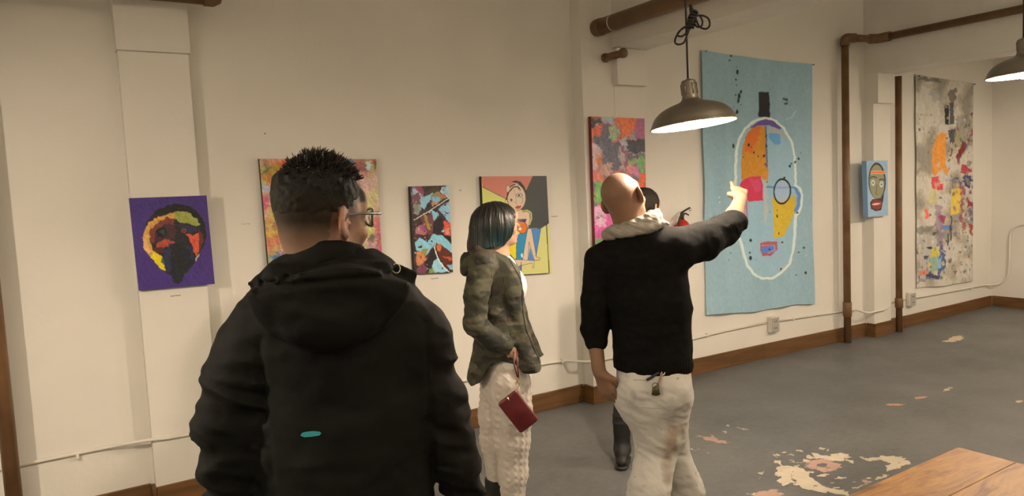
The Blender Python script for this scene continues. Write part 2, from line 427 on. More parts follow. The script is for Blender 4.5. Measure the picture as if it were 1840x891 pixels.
# short pipe end in the far corner
c = on_z(1797, 548); t = empty('floor_pipe_end', (c[0]-.03, c[1]-.06, 0)); tag(t, 'small capped pipe end rising from the floor in the far corner', 'pipe')
tube('pipe', [(0, 0, 0), (0, 0, .12)], .014, M_NAIL, t, 10); tube('cap', [(0, 0, .12), (0, 0, .15)], .024, M_NAIL, t, 10)

# ------------------------------------------------------------------ paintings
def project(P):
    v = np.asarray(P, float)-np.array([0, 0, H]); z = v@_f
    return CX+F_PX*(v@_r)/z, CY-F_PX*(v@_u)/z
_lat = {}
def vnoise(p, seed=0):
    """smooth value noise in -1..1 for an (n,3) or (n,2) array"""
    p = np.asarray(p, np.float32)
    if seed not in _lat: _lat[seed] = np.random.RandomState(seed+11).rand(4096).astype(np.float32)*2-1
    T = _lat[seed]; i = np.floor(p).astype(np.int64); f = p-i; f = f*f*(3-2*f)
    def hsh(o):
        q = i+np.array(o[:p.shape[1]])
        h_ = q[:, 0]*73856093 ^ q[:, 1]*19349663
        if p.shape[1] > 2: h_ = h_ ^ q[:, 2]*83492791
        h_ = (h_ ^ (h_ >> 13))*1274126177
        return T[(h_ >> 5) & 4095]
    if p.shape[1] == 2:
        a = hsh((0, 0))*(1-f[:, 0])+hsh((1, 0))*f[:, 0]; b = hsh((0, 1))*(1-f[:, 0])+hsh((1, 1))*f[:, 0]
        return a*(1-f[:, 1])+b*f[:, 1]
    r = 0
    for dz in (0, 1):
        a = hsh((0, 0, dz))*(1-f[:, 0])+hsh((1, 0, dz))*f[:, 0]; b = hsh((0, 1, dz))*(1-f[:, 0])+hsh((1, 1, dz))*f[:, 0]
        r = r+(a*(1-f[:, 1])+b*f[:, 1])*(f[:, 2] if dz else 1-f[:, 2])
    return r
def fbm(p, seed=0, oct=3):
    r = 0; a = 1.0; s = 0
    for k in range(oct):
        r = r+a*vnoise(np.asarray(p)*2**k+k*17.3, seed+k); s += a; a *= .5
    return r/s

class Art:
    def __init__(self, corners, nu, nv, bg, seed=0, ref=None, wob_y=1.0):
        u, v = np.meshgrid(np.linspace(0, 1, nu), np.linspace(0, 1, nv)); u = u.ravel()[:, None]; v = v.ravel()[:, None]
        TL, TR, BR, BL = [np.array(c, float) for c in corners]
        self.P = (TL*(1-u)+TR*u)*(1-v)+(BL*(1-u)+BR*u)*v
        self.u = u.ravel(); self.v = v.ravel(); self.nu = nu; self.nv = nv
        x, y = project(self.P); self.X = np.stack([x, y], 1)
        self.seed = seed; self.ref = ref
        self.C = np.tile(self.c(bg), (len(x), 1))
    def c(self, rgb):
        if self.ref is None: return alb(rgb)
        return np.clip(lin(rgb)/lin(self.ref)*.78, .003, .95)
    def wob(self, w, s=0, f=6.0):
        if not w: return self.X
        self.seed += 1
        q = self.X/f
        return self.X+w*np.stack([vnoise(q, self.seed % 60), vnoise(q+50, self.seed % 60)], 1)
    def put(self, m, col, a=1.0, var=0.0):
        c = self.c(col) if max(col) > 1.001 or isinstance(col, tuple) else col
        c = np.tile(c, (len(m), 1))
        if var:
            self.seed += 1
            c = c*(1+var*fbm(self.X*np.array([.35, .22]), self.seed % 60, 2))[:, None]
        m = (m.astype(float)*a)[:, None]
        self.C = self.C*(1-m)+np.clip(c, .003, .95)*m
    def poly(self, pts, col, w=0.0, a=1.0, var=0.0, f=6.0):
        q = self.wob(w, f=f); x, y = q[:, 0], q[:, 1]; ins = np.zeros(len(x), bool); n = len(pts)
        for i in range(n):
            (x0, y0), (x1, y1) = pts[i], pts[(i+1) % n]
            if y0 == y1: continue
            c = ((y0 > y) != (y1 > y)) & (x < (x1-x0)*(y-y0)/(y1-y0)+x0); ins ^= c
        self.put(ins, col, a, var)
    def ell(self, cx, cy, rx, ry, col, ang=0, w=0.0, a=1.0, var=0.0, ring=None, soft=0.0):
        q = self.wob(w)-np.array([cx, cy]); ca, sa = math.cos(ang), math.sin(ang)
        d = np.hypot((q[:, 0]*ca+q[:, 1]*sa)/rx, (q[:, 1]*ca-q[:, 0]*sa)/ry)
        if ring: m = np.abs(d-1)*min(rx, ry) < ring
        elif soft: m = np.clip((1-d)/soft, 0, 1)
        else: m = d < 1
        self.put(m, col, a, var)
    def stroke(self, pts, wd, col, w=0.0, a=1.0, var=0.0):
        q = self.wob(w); D = np.full(len(q), 1e9)
        for p0, p1 in zip(pts, pts[1:]):
            p0 = np.array(p0, float); p1 = np.array(p1, float); d = p1-p0; L2 = max(d@d, 1e-6)
            t = np.clip(((q-p0)@d)/L2, 0, 1); D = np.minimum(D, np.hypot(*(q-p0-t[:, None]*d).T))
        self.put(D < wd/2, col, a, var)
    def spots(self, n, box_, rmin, rmax, cols, seed=1, a=1.0, el=1.0, w=0.8):
        r = random.Random(seed)
        for k in range(n):
            x = r.uniform(box_[0], box_[2]); y = r.uniform(box_[1], box_[3]); s = rmin+(rmax-rmin)*r.random()**2
            self.ell(x, y, s, s*r.uniform(1, el), r.choice(cols), ang=r.uniform(-.5, .5), w=w*s*.5, a=a)
    def noisefill(self, cols, fx, fy, seed=5, sharp=1.0):
        n = fbm(np.stack([self.X[:, 0]/fx, self.X[:, 1]/fy], 1), seed, 4)
        n = np.clip((n*1.5+.5), 0, .9999)*len(cols); k = n.astype(int)
        t = np.clip(((n-k)-.5)*sharp*3+.5, 0, 1)[:, None]
        A = np.array([self.c(c) for c in cols]); self.C = A[k]*(1-t)+A[np.minimum(k+1, len(cols)-1)]*t
    def grain(self, amp=.06):
        self.C *= (1+amp*vnoise(self.X*np.array([.9, .5]), 7))[:, None]
    def brush(self, amp=1.5, f=5.0, streak=.12, ang=.6):
        """drag the paint: resample the picture through a rough warp and lay short bright and dark bristle marks over it"""
        q = self.X/f; ca, sa = math.cos(ang), math.sin(ang)
        du = fbm(q, 51, 4)+.6*fbm(q*2.7+5, 52, 2); dv = fbm(q+31, 53, 4)+.6*fbm(q*2.7+40, 54, 2)
        sx = amp*self.nu/max(np.ptp(self.X[:, 0]), 1); sy = amp*self.nv/max(np.ptp(self.X[:, 1]), 1)
        i = np.arange(self.nu*self.nv); cx_ = np.clip(i % self.nu+du*sx*2.2, 0, self.nu-1).astype(int); cy_ = np.clip(i//self.nu+dv*sy*2.2, 0, self.nv-1).astype(int)
        self.C = self.C[cy_*self.nu+cx_]
        r = np.stack([(self.X[:, 0]*ca+self.X[:, 1]*sa)/9.0, (self.X[:, 1]*ca-self.X[:, 0]*sa)/1.3], 1)
        self.C = np.clip(self.C*(1+streak*2*fbm(r+1.5*fbm(self.X/14, 60, 2)[:, None], 55, 3)[:, None])+streak*.12*np.clip(vnoise(self.X/2.1, 57), 0, 1)[:, None], .003, .95)
    def soften(self, n=1):
        C = self.C.reshape(self.nv, self.nu, 3)
        for _ in range(n):
            C = np.pad(C, ((1, 1), (1, 1), (0, 0)), 'edge'); C = (C[1:-1, 1:-1]*2+C[:-2, 1:-1]+C[2:, 1:-1]+C[1:-1, :-2]+C[1:-1, 2:])/6
        self.C = C.reshape(-1, 3)
    def mesh(self, name, mat, parent=None, disp=None, thick=None):
        self.soften(1)
        P = self.P.copy()
        if disp is not None: P = P+disp
        i = np.arange(self.nu*self.nv).reshape(self.nv, self.nu)
        Q = np.stack([i[:-1, :-1], i[1:, :-1], i[1:, 1:], i[:-1, 1:]], -1).reshape(-1, 4)
        if thick is not None:   # closed thin cloth: back sheet and rim
            n = len(P); B = P+np.array(thick)
            ring = np.concatenate([i[0, :], i[1:, -1], i[-1, -2::-1], i[-2:0:-1, 0]])
            r2 = np.roll(ring, -1)
            si = np.unique(np.append(np.arange(0, self.nv, 6), self.nv-1)); sj = np.unique(np.append(np.arange(0, self.nu, 6), self.nu-1)); ib = i[np.ix_(si, sj)]
            Qb = np.stack([ib[:-1, :-1], ib[1:, :-1], ib[1:, 1:], ib[:-1, 1:]], -1).reshape(-1, 4)
            Q = np.concatenate([Q, Qb[:, ::-1]+n, np.stack([ring, r2, r2+n, ring+n], 1)])
            P = np.concatenate([P, B]); C = np.concatenate([self.C, self.C*.9]); us, inv = np.unique(Q, return_inverse=True); P = P[us]; C = C[us]; Q = inv.reshape(-1, 4)
        else: C = self.C
        me = fast_mesh(name, P, Q); set_col(me, np.clip(C, 0, 1))
        return link(name, me, mat, parent, smooth=True)
M_ART = mat_attr('painted_canvas', 0.45, bump=0.5, bscale=120, bdist=0.002)
M_ARTG = mat_attr('glossy_paint', 0.3, bump=0.8, bscale=60, bdist=0.002)
M_CLOTH = mat_attr('painted_cloth', 0.85, bump=0.3, bscale=300, bdist=0.001)
M_EDGE = mat_basic('black_canvas_edge', (0.02, 0.018, 0.016), 0.6)
def stretched(name, label, corners, th, edge, art, mat, group='paintings hung along the left wall'):
    """corners: 3D front corners TL TR BR BL; box of depth th behind them"""
    c0 = sum(np.array(c) for c in corners)/4
    t = empty(name); tag(t, label, 'painting', group)
    bm = bmesh.new(); C = [np.array(c, float) for c in corners]
    fr = [bm.verts.new(c+np.array([0, .001, 0])) for c in C]; bk = [bm.verts.new(c+np.array([0, th, 0])) for c in C]
    bm.faces.new(fr); bm.faces.new(bk)
    for k in range(4): bm.faces.new((fr[k], fr[(k+1) % 4], bk[(k+1) % 4], bk[k]))
    from_bm('stretcher', bm, edge, t)
    art.mesh('canvas', mat, t)
    return t
def quadY(px, Y): return [on_y(x, y, Y) for x, y in px]

# 1 purple portrait, on the first pilaster
Yf = 4.365-.085-.032
c = quadY([(232, 356), (371, 351), (386, 510), (250, 522)], Yf)
A = Art(c, 230, 280, (68, 42, 96), 1)
A.put(np.ones(len(A.X)), (64, 38, 90), .6, .25)
A.ell(316, 418, 55, 52, (22, 24, 16), w=1.5)                                  # dark hair cap
A.poly([(259, 425), (264, 395), (282, 384), (300, 382), (325, 380), (345, 388), (359, 404), (363, 430), (358, 455), (350, 470), (335, 490), (328, 500), (322, 509), (313, 508), (308, 496), (290, 484), (272, 463), (260, 448)], (36, 30, 30), 1)
A.poly([(256, 436), (257, 420), (268, 398), (290, 388), (314, 380), (335, 380), (350, 390), (358, 402), (352, 406), (330, 396), (316, 393), (300, 392), (283, 400), (272, 412), (268, 432), (274, 448), (284, 455), (290, 462), (293, 476), (297, 486), (290, 484), (274, 466), (262, 452)], (205, 140, 60), 1.5, var=.3)
A.poly([(314, 381), (337, 380), (352, 392), (359, 403), (350, 406), (335, 399), (322, 400), (314, 394)], (150, 142, 60), 2.5, var=.4)
A.poly([(276, 452), (290, 460), (293, 470), (297, 486), (284, 478), (270, 462)], (232, 186, 20), 1.5)
A.poly([(256, 432), (262, 426), (264, 440), (272, 452), (266, 456), (258, 446)], (226, 160, 90), 1)
A.poly([(268, 412), (285, 398), (300, 391), (313, 392), (312, 404), (296, 412), (280, 416), (276, 440), (270, 432)], (120, 52, 40), 2.5, var=.3)
A.poly([(276, 418), (300, 400), (314, 404), (318, 420), (302, 436), (282, 440)], (66, 34, 36), 2.5)
A.ell(290, 418, 10, 9, (18, 18, 16), w=2)
A.ell(291, 417, 5, 4, (50, 58, 50), w=2)
A.poly([(284, 436), (300, 430), (314, 432), (308, 441), (292, 445), (280, 444)], (170, 66, 42), 2, var=.3)
A.poly([(272, 442), (284, 446), (296, 446), (292, 456), (280, 452)], (88, 34, 26), 2)
A.poly([(334, 418), (346, 424), (359, 416), (358, 434), (357, 452), (352, 460), (348, 448), (342, 436)], (205, 78, 44), 1.5, var=.25)
A.poly([(356, 412), (364, 420), (366, 432), (358, 450)], (92, 40, 34), 1)
A.poly([(320, 402), (352, 408), (356, 414), (340, 418), (326, 412)], (40, 38, 56), 2)
A.poly([(294, 452), (304, 440), (322, 436), (340, 444), (350, 464), (335, 482), (300, 488), (295, 474)], (36, 40, 60), 3)
A.poly([(306, 440), (322, 436), (340, 448), (346, 470), (330, 486), (328, 500), (322, 509), (313, 508), (308, 496), (306, 470)], (24, 27, 28), 2.5)
A.stroke([(351, 468), (357, 457)], 2.5, (205, 165, 130))
A.ell(330, 414, 3.2, 3.2, (150, 60, 40), ring=.8)
A.poly([(290, 462), (296, 470), (295, 476), (290, 470)], (70, 80, 30), 1)
A.brush(.8, 4, .14, .9); A.grain()
t1 = stretched('abstract_painting', 'purple painting of a dark round head with yellow and orange brushwork', c, .031, mat_basic('purple_edge', alb((60, 32, 80)), .6), A, M_ART)

# 2 large multicolour abstract behind the man in the dark jacket
Yf = 4.365-.035
c = quadY([(466, 285), (676, 286), (690, 515), (486, 517)], Yf)
A = Art(c, 250, 280, (196, 150, 80), 2)
A.noisefill([(178, 96, 56), (200, 132, 70), (190, 160, 84), (182, 168, 88), (204, 150, 110)], 34, 26, 9, 1)
for x, y, rx, ry, cc in [(500, 300, 30, 20, (214, 96, 26)), (488, 304, 12, 10, (150, 150, 40)), (475, 300, 8, 18, (90, 96, 40)), (560, 292, 30, 8, (170, 160, 60)), (520, 292, 12, 14, (210, 70, 20)),
                          (622, 292, 18, 14, (52, 100, 130)), (600, 300, 20, 10, (70, 90, 80)), (648, 305, 20, 20, (160, 90, 80)), (655, 330, 26, 24, (204, 150, 130)), (490, 325, 22, 14, (198, 124, 50)),
                          (485, 338, 25, 8, (182, 170, 168)), (480, 355, 12, 14, (200, 130, 110)), (478, 366, 10, 14, (196, 70, 90)), (495, 380, 18, 14, (196, 160, 60)), (486, 400, 14, 10, (206, 120, 60)),
                          (495, 418, 22, 12, (206, 160, 60)), (486, 440, 14, 20, (210, 110, 70)), (500, 430, 8, 20, (190, 80, 60)), (510, 445, 14, 30, (204, 130, 90)), (490, 460, 12, 10, (110, 120, 100)),
                          (500, 458, 10, 14, (44, 96, 120)), (486, 478, 14, 12, (60, 90, 120)), (660, 360, 24, 26, (196, 170, 100)), (655, 385, 20, 24, (188, 180, 84)), (664, 410, 18, 20, (190, 180, 80)),
                          (680, 400, 12, 22, (196, 84, 80)), (682, 430, 10, 30, (160, 56, 66)), (666, 428, 12, 12, (80, 66, 62)), (670, 445, 14, 14, (168, 120, 120)), (684, 460, 12, 24, (196, 60, 80)), (650, 400, 12, 40, (206, 180, 120))]:
    A.ell(x, y, rx, ry, cc, w=7, a=.9, soft=.5, var=.3)
for k in range(70):
    r = random.Random(k+900); x = r.uniform(468, 688); y = r.uniform(290, 512)
    A.stroke([(x, y), (x+r.uniform(-9, 9), y+r.uniform(4, 14))], r.uniform(1.0, 4), r.choice([(214, 180, 110), (206, 96, 60), (90, 84, 60), (196, 100, 100), (222, 190, 160), (180, 176, 80), (60, 84, 96)]), w=3, a=.7)
A.poly([(657, 288), (665, 288), (667, 300), (664, 308), (658, 305)], (188, 200, 205), .5)
A.poly([(670, 290), (676, 290), (677, 304), (671, 303)], (100, 74, 40), 2)
A.stroke([(500, 470), (520, 420), (516, 400)], 2, (110, 110, 120), w=2); A.stroke([(512, 470), (522, 430)], 1.5, (170, 170, 190), w=1)
A.brush(3.0, 7, .22, 1.2); A.brush(1.2, 2.5, .12, .3); A.grain(.1)
stretched('abstract_painting', 'large orange, yellow and pink abstract canvas behind the nearest head', c, .034, M_EDGE, A, M_ARTG)

# 3 narrow canvas with blue zigzags
c = quadY([(737, 335), (806, 333), (814, 489), (745, 492)], 4.365-.035)
A = Art(c, 170, 360, (60, 44, 40), 3)
A.noisefill([(44, 32, 30), (60, 44, 44), (84, 50, 42), (52, 40, 36)], 12, 12, 3, 2)
BL_ = (140, 178, 190)
def F3(x, y): return (730+x/5.09, 325+y/5.09)
def P3(pts, col, w=.8, **k): A.poly([F3(*p) for p in pts], col, w, **k)
P3([(45, 60), (120, 55), (160, 120), (150, 170), (110, 200), (55, 190)], (150, 120, 130), 2.5)
P3([(70, 55), (150, 55), (165, 110), (140, 125), (100, 90)], (160, 60, 84), 1)
P3([(55, 70), (95, 85), (160, 160), (130, 165), (90, 130), (60, 120)], (168, 184, 190), 1)
P3([(60, 130), (120, 110), (140, 200), (120, 260), (70, 300), (58, 220)], (120, 70, 66), 3)
P3([(60, 220), (130, 225), (140, 270), (100, 310), (66, 300)], (140, 136, 110), 3, var=.4)
P3([(225, 55), (300, 50), (300, 100), (230, 110)], (80, 56, 30), 2)
P3([(320, 60), (385, 50), (398, 150), (360, 140), (300, 100)], (170, 186, 184), 3, var=.2)
P3([(120, 165), (240, 105), (250, 150), (215, 180), (160, 260), (130, 230)], BL_, 1)
P3([(225, 120), (300, 100), (360, 150), (300, 190), (240, 200)], (140, 128, 84), 3)
P3([(260, 110), (355, 120), (365, 160), (310, 150)], (190, 116, 66), 3)
P3([(225, 150), (290, 145), (300, 180), (250, 200)], (130, 170, 176), 2)
P3([(70, 340), (230, 250), (240, 400), (150, 430), (75, 420)], (60, 42, 32), 1)
P3([(230, 190), (300, 190), (240, 240)], (190, 140, 90), 1)
P3([(60, 345), (150, 300), (390, 155), (400, 165), (395, 200), (260, 260), (120, 350)], (54, 38, 30), 1)
P3([(230, 260), (290, 290), (300, 320), (250, 360), (235, 330)], BL_, 2)
P3([(290, 260), (345, 210), (400, 180), (405, 390), (380, 370), (330, 300)], (146, 174, 184), 1)
P3([(340, 220), (370, 205), (355, 230)], (40, 36, 34), 1); P3([(340, 270), (385, 300), (370, 310)], (50, 50, 60), 1)
P3([(125, 340), (170, 310), (240, 300), (245, 480), (190, 490), (160, 400)], (112, 58, 56), 1.5)
P3([(155, 310), (180, 310), (225, 445), (200, 455)], (160, 128, 40), .8)
P3([(75, 430), (165, 390), (190, 470), (160, 500), (80, 495)], (176, 100, 90), 3)
P3([(130, 420), (160, 400), (190, 480), (150, 470)], (160, 74, 100), 2)
P3([(250, 380), (310, 320), (400, 380), (415, 560), (240, 480)], (38, 26, 24), .6)
P3([(335, 380), (370, 360), (410, 390), (412, 500), (360, 500), (335, 440)], (206, 76, 50), 2, var=.3)
P3([(345, 440), (400, 430), (400, 490), (360, 500)], (214, 132, 96), 2.5)
P3([(70, 490), (200, 490), (200, 540), (150, 520), (80, 540)], (70, 38, 32), 1)
P3([(80, 560), (125, 515), (195, 560), (240, 480), (330, 500), (425, 580), (425, 665), (270, 560), (175, 690), (165, 640), (90, 640)], BL_, .7)
P3([(100, 605), (140, 585), (150, 605), (120, 615)], (36, 34, 36), .8); P3([(195, 565), (240, 600), (220, 580)], (36, 34, 36), .5)
P3([(90, 650), (160, 640), (180, 720), (130, 780), (90, 780)], (206, 120, 66), 2.5, var=.35)
P3([(150, 620), (200, 620), (180, 680), (140, 660)], (150, 130, 50), 2)
P3([(90, 780), (180, 740), (210, 800), (160, 850), (95, 850)], (120, 60, 70), 3)
P3([(250, 600), (265, 560), (390, 830), (330, 790), (280, 700), (180, 850), (190, 800), (165, 760)], (40, 32, 30), 1)
P3([(265, 570), (320, 580), (430, 670), (430, 740), (400, 820), (340, 770), (290, 660)], (94, 40, 26), 1)
P3([(275, 575), (315, 575), (320, 640), (280, 640)], (206, 100, 48), 2)
P3([(330, 680), (400, 700), (430, 720), (390, 730)], (190, 70, 44), 2)
P3([(290, 690), (340, 780), (390, 832), (230, 835), (240, 770)], (150, 182, 190), 2)
P3([(205, 800), (240, 790), (260, 835), (205, 840)], (130, 140, 60), 2)
P3([(370, 760), (430, 750), (430, 825), (400, 825)], (130, 160, 160), 3)
for s in range(40):
    r = random.Random(s+60); x, y = F3(r.uniform(60, 420), r.uniform(60, 840)); A.ell(x, y, r.uniform(.5, 2), r.uniform(.5, 2), r.choice([(40, 34, 34), (150, 180, 190), (190, 100, 70), (200, 180, 150)]), w=1.5)
A.stroke([F3(70, 355), F3(230, 262), F3(350, 180), F3(395, 155)], 1.5, (226, 196, 176), w=.3)
A.stroke([F3(268, 566), F3(256, 605), F3(275, 665), F3(300, 735), F3(340, 785), F3(388, 828)], 1.7, (232, 216, 200), w=.3)
A.brush(.45, 3.5, .14, .8); A.grain(.08)
stretched('abstract_painting', 'narrow upright canvas of pale blue zigzags over dark brown and red', c, .034, M_EDGE, A, M_ARTG)

# 4 figure painting in flat colours
c = quadY([(865, 317), (982, 316), (991, 490), (873, 497)], 4.365-.035)
A = Art(c, 260, 350, (205, 184, 100), 4)
def F4(x, y): return (720+x/3.875, 290+y/3.875)
def P4(pts, col, w=0, **k): A.poly([F4(*p) for p in pts], col, w, **k)
def S4(pts, wd, col=(36, 22, 18), **k): A.stroke([F4(*p) for p in pts], wd, col, **k)
INK = (44, 24, 18); SK = (214, 172, 128)
P4([(560, 100), (925, 98), (870, 200), (735, 260), (570, 180)], (204, 112, 84))
P4([(560, 175), (735, 262), (700, 330), (560, 330)], (205, 188, 92))
P4([(922, 96), (1025, 94), (1040, 425), (975, 465), (850, 465), (800, 330), (875, 200)], (58, 56, 50), var=.05)
P4([(915, 468), (975, 466), (945, 660), (925, 690), (885, 690)], (66, 118, 156))
P4([(805, 520), (885, 450), (915, 470), (880, 690), (805, 690)], (34, 122, 140))
P4([(700, 560), (805, 565), (805, 680), (755, 678), (720, 640)], (226, 186, 20))
P4([(780, 690), (845, 700), (835, 800), (780, 790)], (92, 116, 150))
P4([(772, 330), (806, 345), (800, 380), (775, 370)], (104, 124, 134))
P4([(790, 370), (812, 385), (822, 420), (815, 450), (790, 470)], (190, 100, 36))
# shoulders and arms
P4([(808, 330), (845, 338), (850, 350), (880, 345), (900, 360), (905, 400), (885, 470), (880, 440), (850, 420), (820, 430), (805, 380)], SK)
S4([(845, 345), (880, 338), (908, 356), (912, 400), (898, 440)], 2.0, (206, 186, 84)); S4([(842, 348), (880, 334), (913, 352), (916, 402), (900, 445)], .6); S4([(852, 356), (880, 346), (898, 364), (900, 400), (886, 468)], .6)
P4([(818, 402), (878, 400), (868, 425), (822, 430)], (58, 44, 100)); 
A.ell(*F4(848, 460), 8.0, 10.6, (220, 106, 24)); A.ell(*F4(848, 460), 8.3, 10.9, INK, ring=.4)
# legs
P4([(885, 470), (910, 468), (925, 560), (945, 668), (970, 668), (970, 686), (930, 688), (900, 600), (885, 688), (848, 688), (870, 560)], SK)
S4([(885, 470), (868, 560), (848, 688)], .7); S4([(910, 468), (928, 560), (946, 668), (970, 670), (968, 686), (932, 688), (893, 560), (886, 688)], .7); S4([(885, 470), (898, 463), (910, 468)], .7)
P4([(750, 678), (930, 690), (928, 742), (916, 742), (914, 706), (780, 738), (760, 700)], SK)
S4([(750, 680), (930, 690), (928, 742), (916, 742), (914, 706), (790, 738)], .7)
P4([(836, 645), (850, 640), (850, 668), (840, 668)], (220, 200, 170))
S4([(805, 520), (805, 680)], .7); S4([(720, 600), (725, 650), (760, 676), (805, 680)], .7); S4([(838, 700), (840, 800)], 1.2, INK)
S4([(975, 466), (960, 560), (940, 660)], .9); S4([(822, 520), (805, 560)], .7)
S4([(1015, 430), (1022, 560), (1034, 775)], 1.6, (44, 16, 14)); S4([(1040, 424), (978, 466), (915, 468)], .6)
# head
P4([(775, 140), (800, 132), (835, 142), (862, 175), (876, 215), (872, 240), (850, 190), (810, 155)], (48, 30, 26)); 
A.ell(*F4(805, 250), 17.2, 24.2, (44, 26, 22), ang=-.04); A.ell(*F4(806, 252), 16.2, 22.8, SK, ang=-.04)
P4([(780, 148), (812, 150), (850, 190), (868, 230), (840, 200), (800, 160)], SK)
S4([(770, 140), (800, 150), (830, 168)], .7, INK)
P4([(738, 170), (752, 163), (762, 178), (748, 215), (734, 208)], SK); S4([(738, 210), (732, 190), (740, 168), (752, 164), (760, 178)], .8, (90, 60, 50))
S4([(735, 265), (752, 215), (785, 178), (815, 175), (828, 190)], 2.2, INK); S4([(815, 195), (828, 188), (835, 200), (826, 205)], 1, INK)
S4([(787, 175), (795, 215), (800, 245), (808, 300)], .5, (110, 80, 60))
A.ell(*F4(826, 235), 5.0, 3.4, (200, 180, 150)); A.ell(*F4(826, 235), 5.2, 3.6, (90, 60, 40), ring=.4); A.ell(*F4(824, 236), 2.0, 2.2, (100, 66, 40)); A.ell(*F4(824, 236), .9, 1.1, (40, 20, 12))
A.ell(*F4(770, 268), 2.0, 2.2, (96, 62, 40)); S4([(760, 258), (776, 262), (778, 272), (766, 282)], .6, (120, 84, 60))
S4([(838, 252), (852, 256), (850, 280), (838, 294)], .7, (110, 76, 54)); S4([(800, 290), (796, 282), (802, 276)], .5, (130, 96, 70))
P4([(795, 322), (812, 306), (822, 310), (842, 306), (832, 326), (812, 332)], (172, 66, 34)); S4([(795, 322), (842, 308)], .4, (120, 40, 24))
S4([(570, 178), (735, 262)], 1.0, (60, 20, 14)); S4([(924, 98), (872, 205)], .8, (50, 30, 24)); S4([(735, 260), (722, 290)], .5)
A.grain(.03)
stretched('figure_painting', 'flat coloured painting of a seated woman against charcoal, salmon and yellow', c, .034, M_EDGE, A, M_ART)

# 5 tall abstract on the chase and second pilaster
Yf = 4.365-.12-.05
c = quadY([(1062, 209), (1158, 213), (1163, 452), (1070, 455)], 4.365-.12-.034)
A = Art(c, 190, 440, (170, 90, 70), 5, ref=(206, 184, 152))
A.noisefill([(190, 96, 80), (160, 110, 96), (104, 92, 92), (200, 110, 70)], 12, 16, 14, 2)
def F5(x, y): return (1055+x/6.85, 200+y/6.85)
def P5(pts, col, w=1.5, **k): A.poly([F5(*p) for p in pts], col, w, **k)
P5([(40, 60), (180, 60), (200, 160), (60, 200)], (176, 84, 44)); P5([(45, 80), (170, 90), (160, 180), (50, 200)], (60, 54, 50), 3); P5([(85, 120), (150, 120), (140, 170), (100, 175)], (170, 164, 150), 3)
P5([(190, 65), (340, 65), (300, 130), (200, 160)], (158, 150, 140), 3)
P5([(340, 70), (640, 75), (600, 200), (520, 300), (390, 330), (400, 180)], (212, 98, 52), 2, var=.2)
P5([(610, 80), (710, 85), (710, 340), (590, 340), (570, 230)], (160, 82, 100), 1)
P5([(570, 230), (600, 200), (590, 340), (470, 340)], (150, 120, 104), 1)
P5([(50, 200), (180, 160), (150, 330), (60, 340)], (212, 92, 60), 2)
P5([(60, 350), (150, 250), (240, 160), (330, 380), (400, 380), (400, 720), (320, 720), (200, 640), (130, 480)], (98, 88, 88), 3, var=.25)
P5([(260, 200), (330, 150), (385, 220), (370, 330), (310, 390), (270, 300)], (154, 160, 110), 2, var=.3)
P5([(410, 370), (480, 320), (480, 500), (440, 500)], (170, 158, 146), 1.5)
P5([(480, 345), (712, 345), (712, 510), (500, 520)], (62, 58, 58), 1, var=.3); P5([(500, 520), (712, 520), (712, 560), (490, 590)], (100, 78, 78), 1)
A.stroke([F5(460, 515), F5(600, 522), F5(712, 530)], 1.2, (176, 150, 136), w=.3)
P5([(490, 590), (600, 570), (712, 560), (712, 740), (660, 750), (600, 650), (490, 670)], (112, 146, 74), 2, var=.15)
P5([(480, 600), (600, 590), (600, 640), (480, 650)], (146, 140, 90), 2)
P5([(400, 390), (490, 560), (500, 720), (400, 720)], (166, 140, 120), 1); A.stroke([F5(400, 380), F5(470, 520), F5(480, 720)], 4, (140, 76, 84), w=.5)
P5([(500, 700), (620, 660), (640, 760), (560, 780)], (196, 110, 120), 2); P5([(640, 760), (715, 740), (716, 1000), (640, 1000)], (212, 84, 44), 1)
P5([(60, 420), (140, 400), (180, 560), (100, 720), (60, 700)], (196, 150, 130), 3); P5([(110, 550), (190, 540), (180, 650), (120, 660)], (200, 100, 44), 3)
P5([(60, 740), (150, 740), (130, 850), (60, 860)], (206, 96, 80), 2); P5([(180, 640), (320, 620), (280, 760), (160, 800)], (176, 130, 104), 3)
P5([(100, 860), (260, 840), (240, 1150), (90, 1100)], (106, 150, 70), 3); P5([(60, 1200), (330, 1180), (320, 1700), (80, 1700)], (204, 84, 120), 3, var=.2)
P5([(70, 1180), (180, 1160), (240, 1400), (120, 1450)], (214, 150, 150), 3); A.stroke([F5(110, 1310), F5(190, 1300)], 1.5, (40, 30, 34))
P5([(80, 1560), (240, 1580), (230, 1750), (80, 1750)], (120, 146, 80), 3)
for k in range(50):
    r = random.Random(k+300); x, y = F5(r.uniform(60, 700), r.uniform(80, 1700)); A.stroke([(x, y), (x+r.uniform(-3, 3), y+r.uniform(-6, 6))], r.uniform(.6, 2.2), r.choice([(200, 190, 176), (60, 50, 52), (210, 120, 90), (150, 90, 100)]), w=1)
A.brush(2.2, 6, .22, 1.3); A.brush(1.0, 2.2, .1, .4); A.grain(.1)
stretched('abstract_painting', 'tall narrow abstract of orange, pink, green and charcoal strokes behind the bald man', c, .034, mat_basic('red_edge', alb((110, 40, 34)), .6), A, M_ARTG)

# 6 blue cloth banner with the outlined face
Yb = wall_y(5.4)
def wall_quad(px, gap): return [on_wall(x, y, gap) for x, y in px]
c = wall_quad([(1260, 90), (1459, 115), (1463, 545), (1270, 568)], .022)
A = Art(c, 290, 640, (146, 166, 158), 6)
BLUE = (148, 162, 150)
A.put(np.ones(len(A.X)), BLUE, 1, .07)
A.C *= (1+.05*vnoise(A.X*np.array([.09, .012]), 3))[:, None]
def F6(x, y): return (1280+x/4.95, 160+y/4.95)
def G6(x, y): return (1280+x/4.95, 320+y/4.95)
def E6(fn, pts): return [fn(*p) for p in pts]
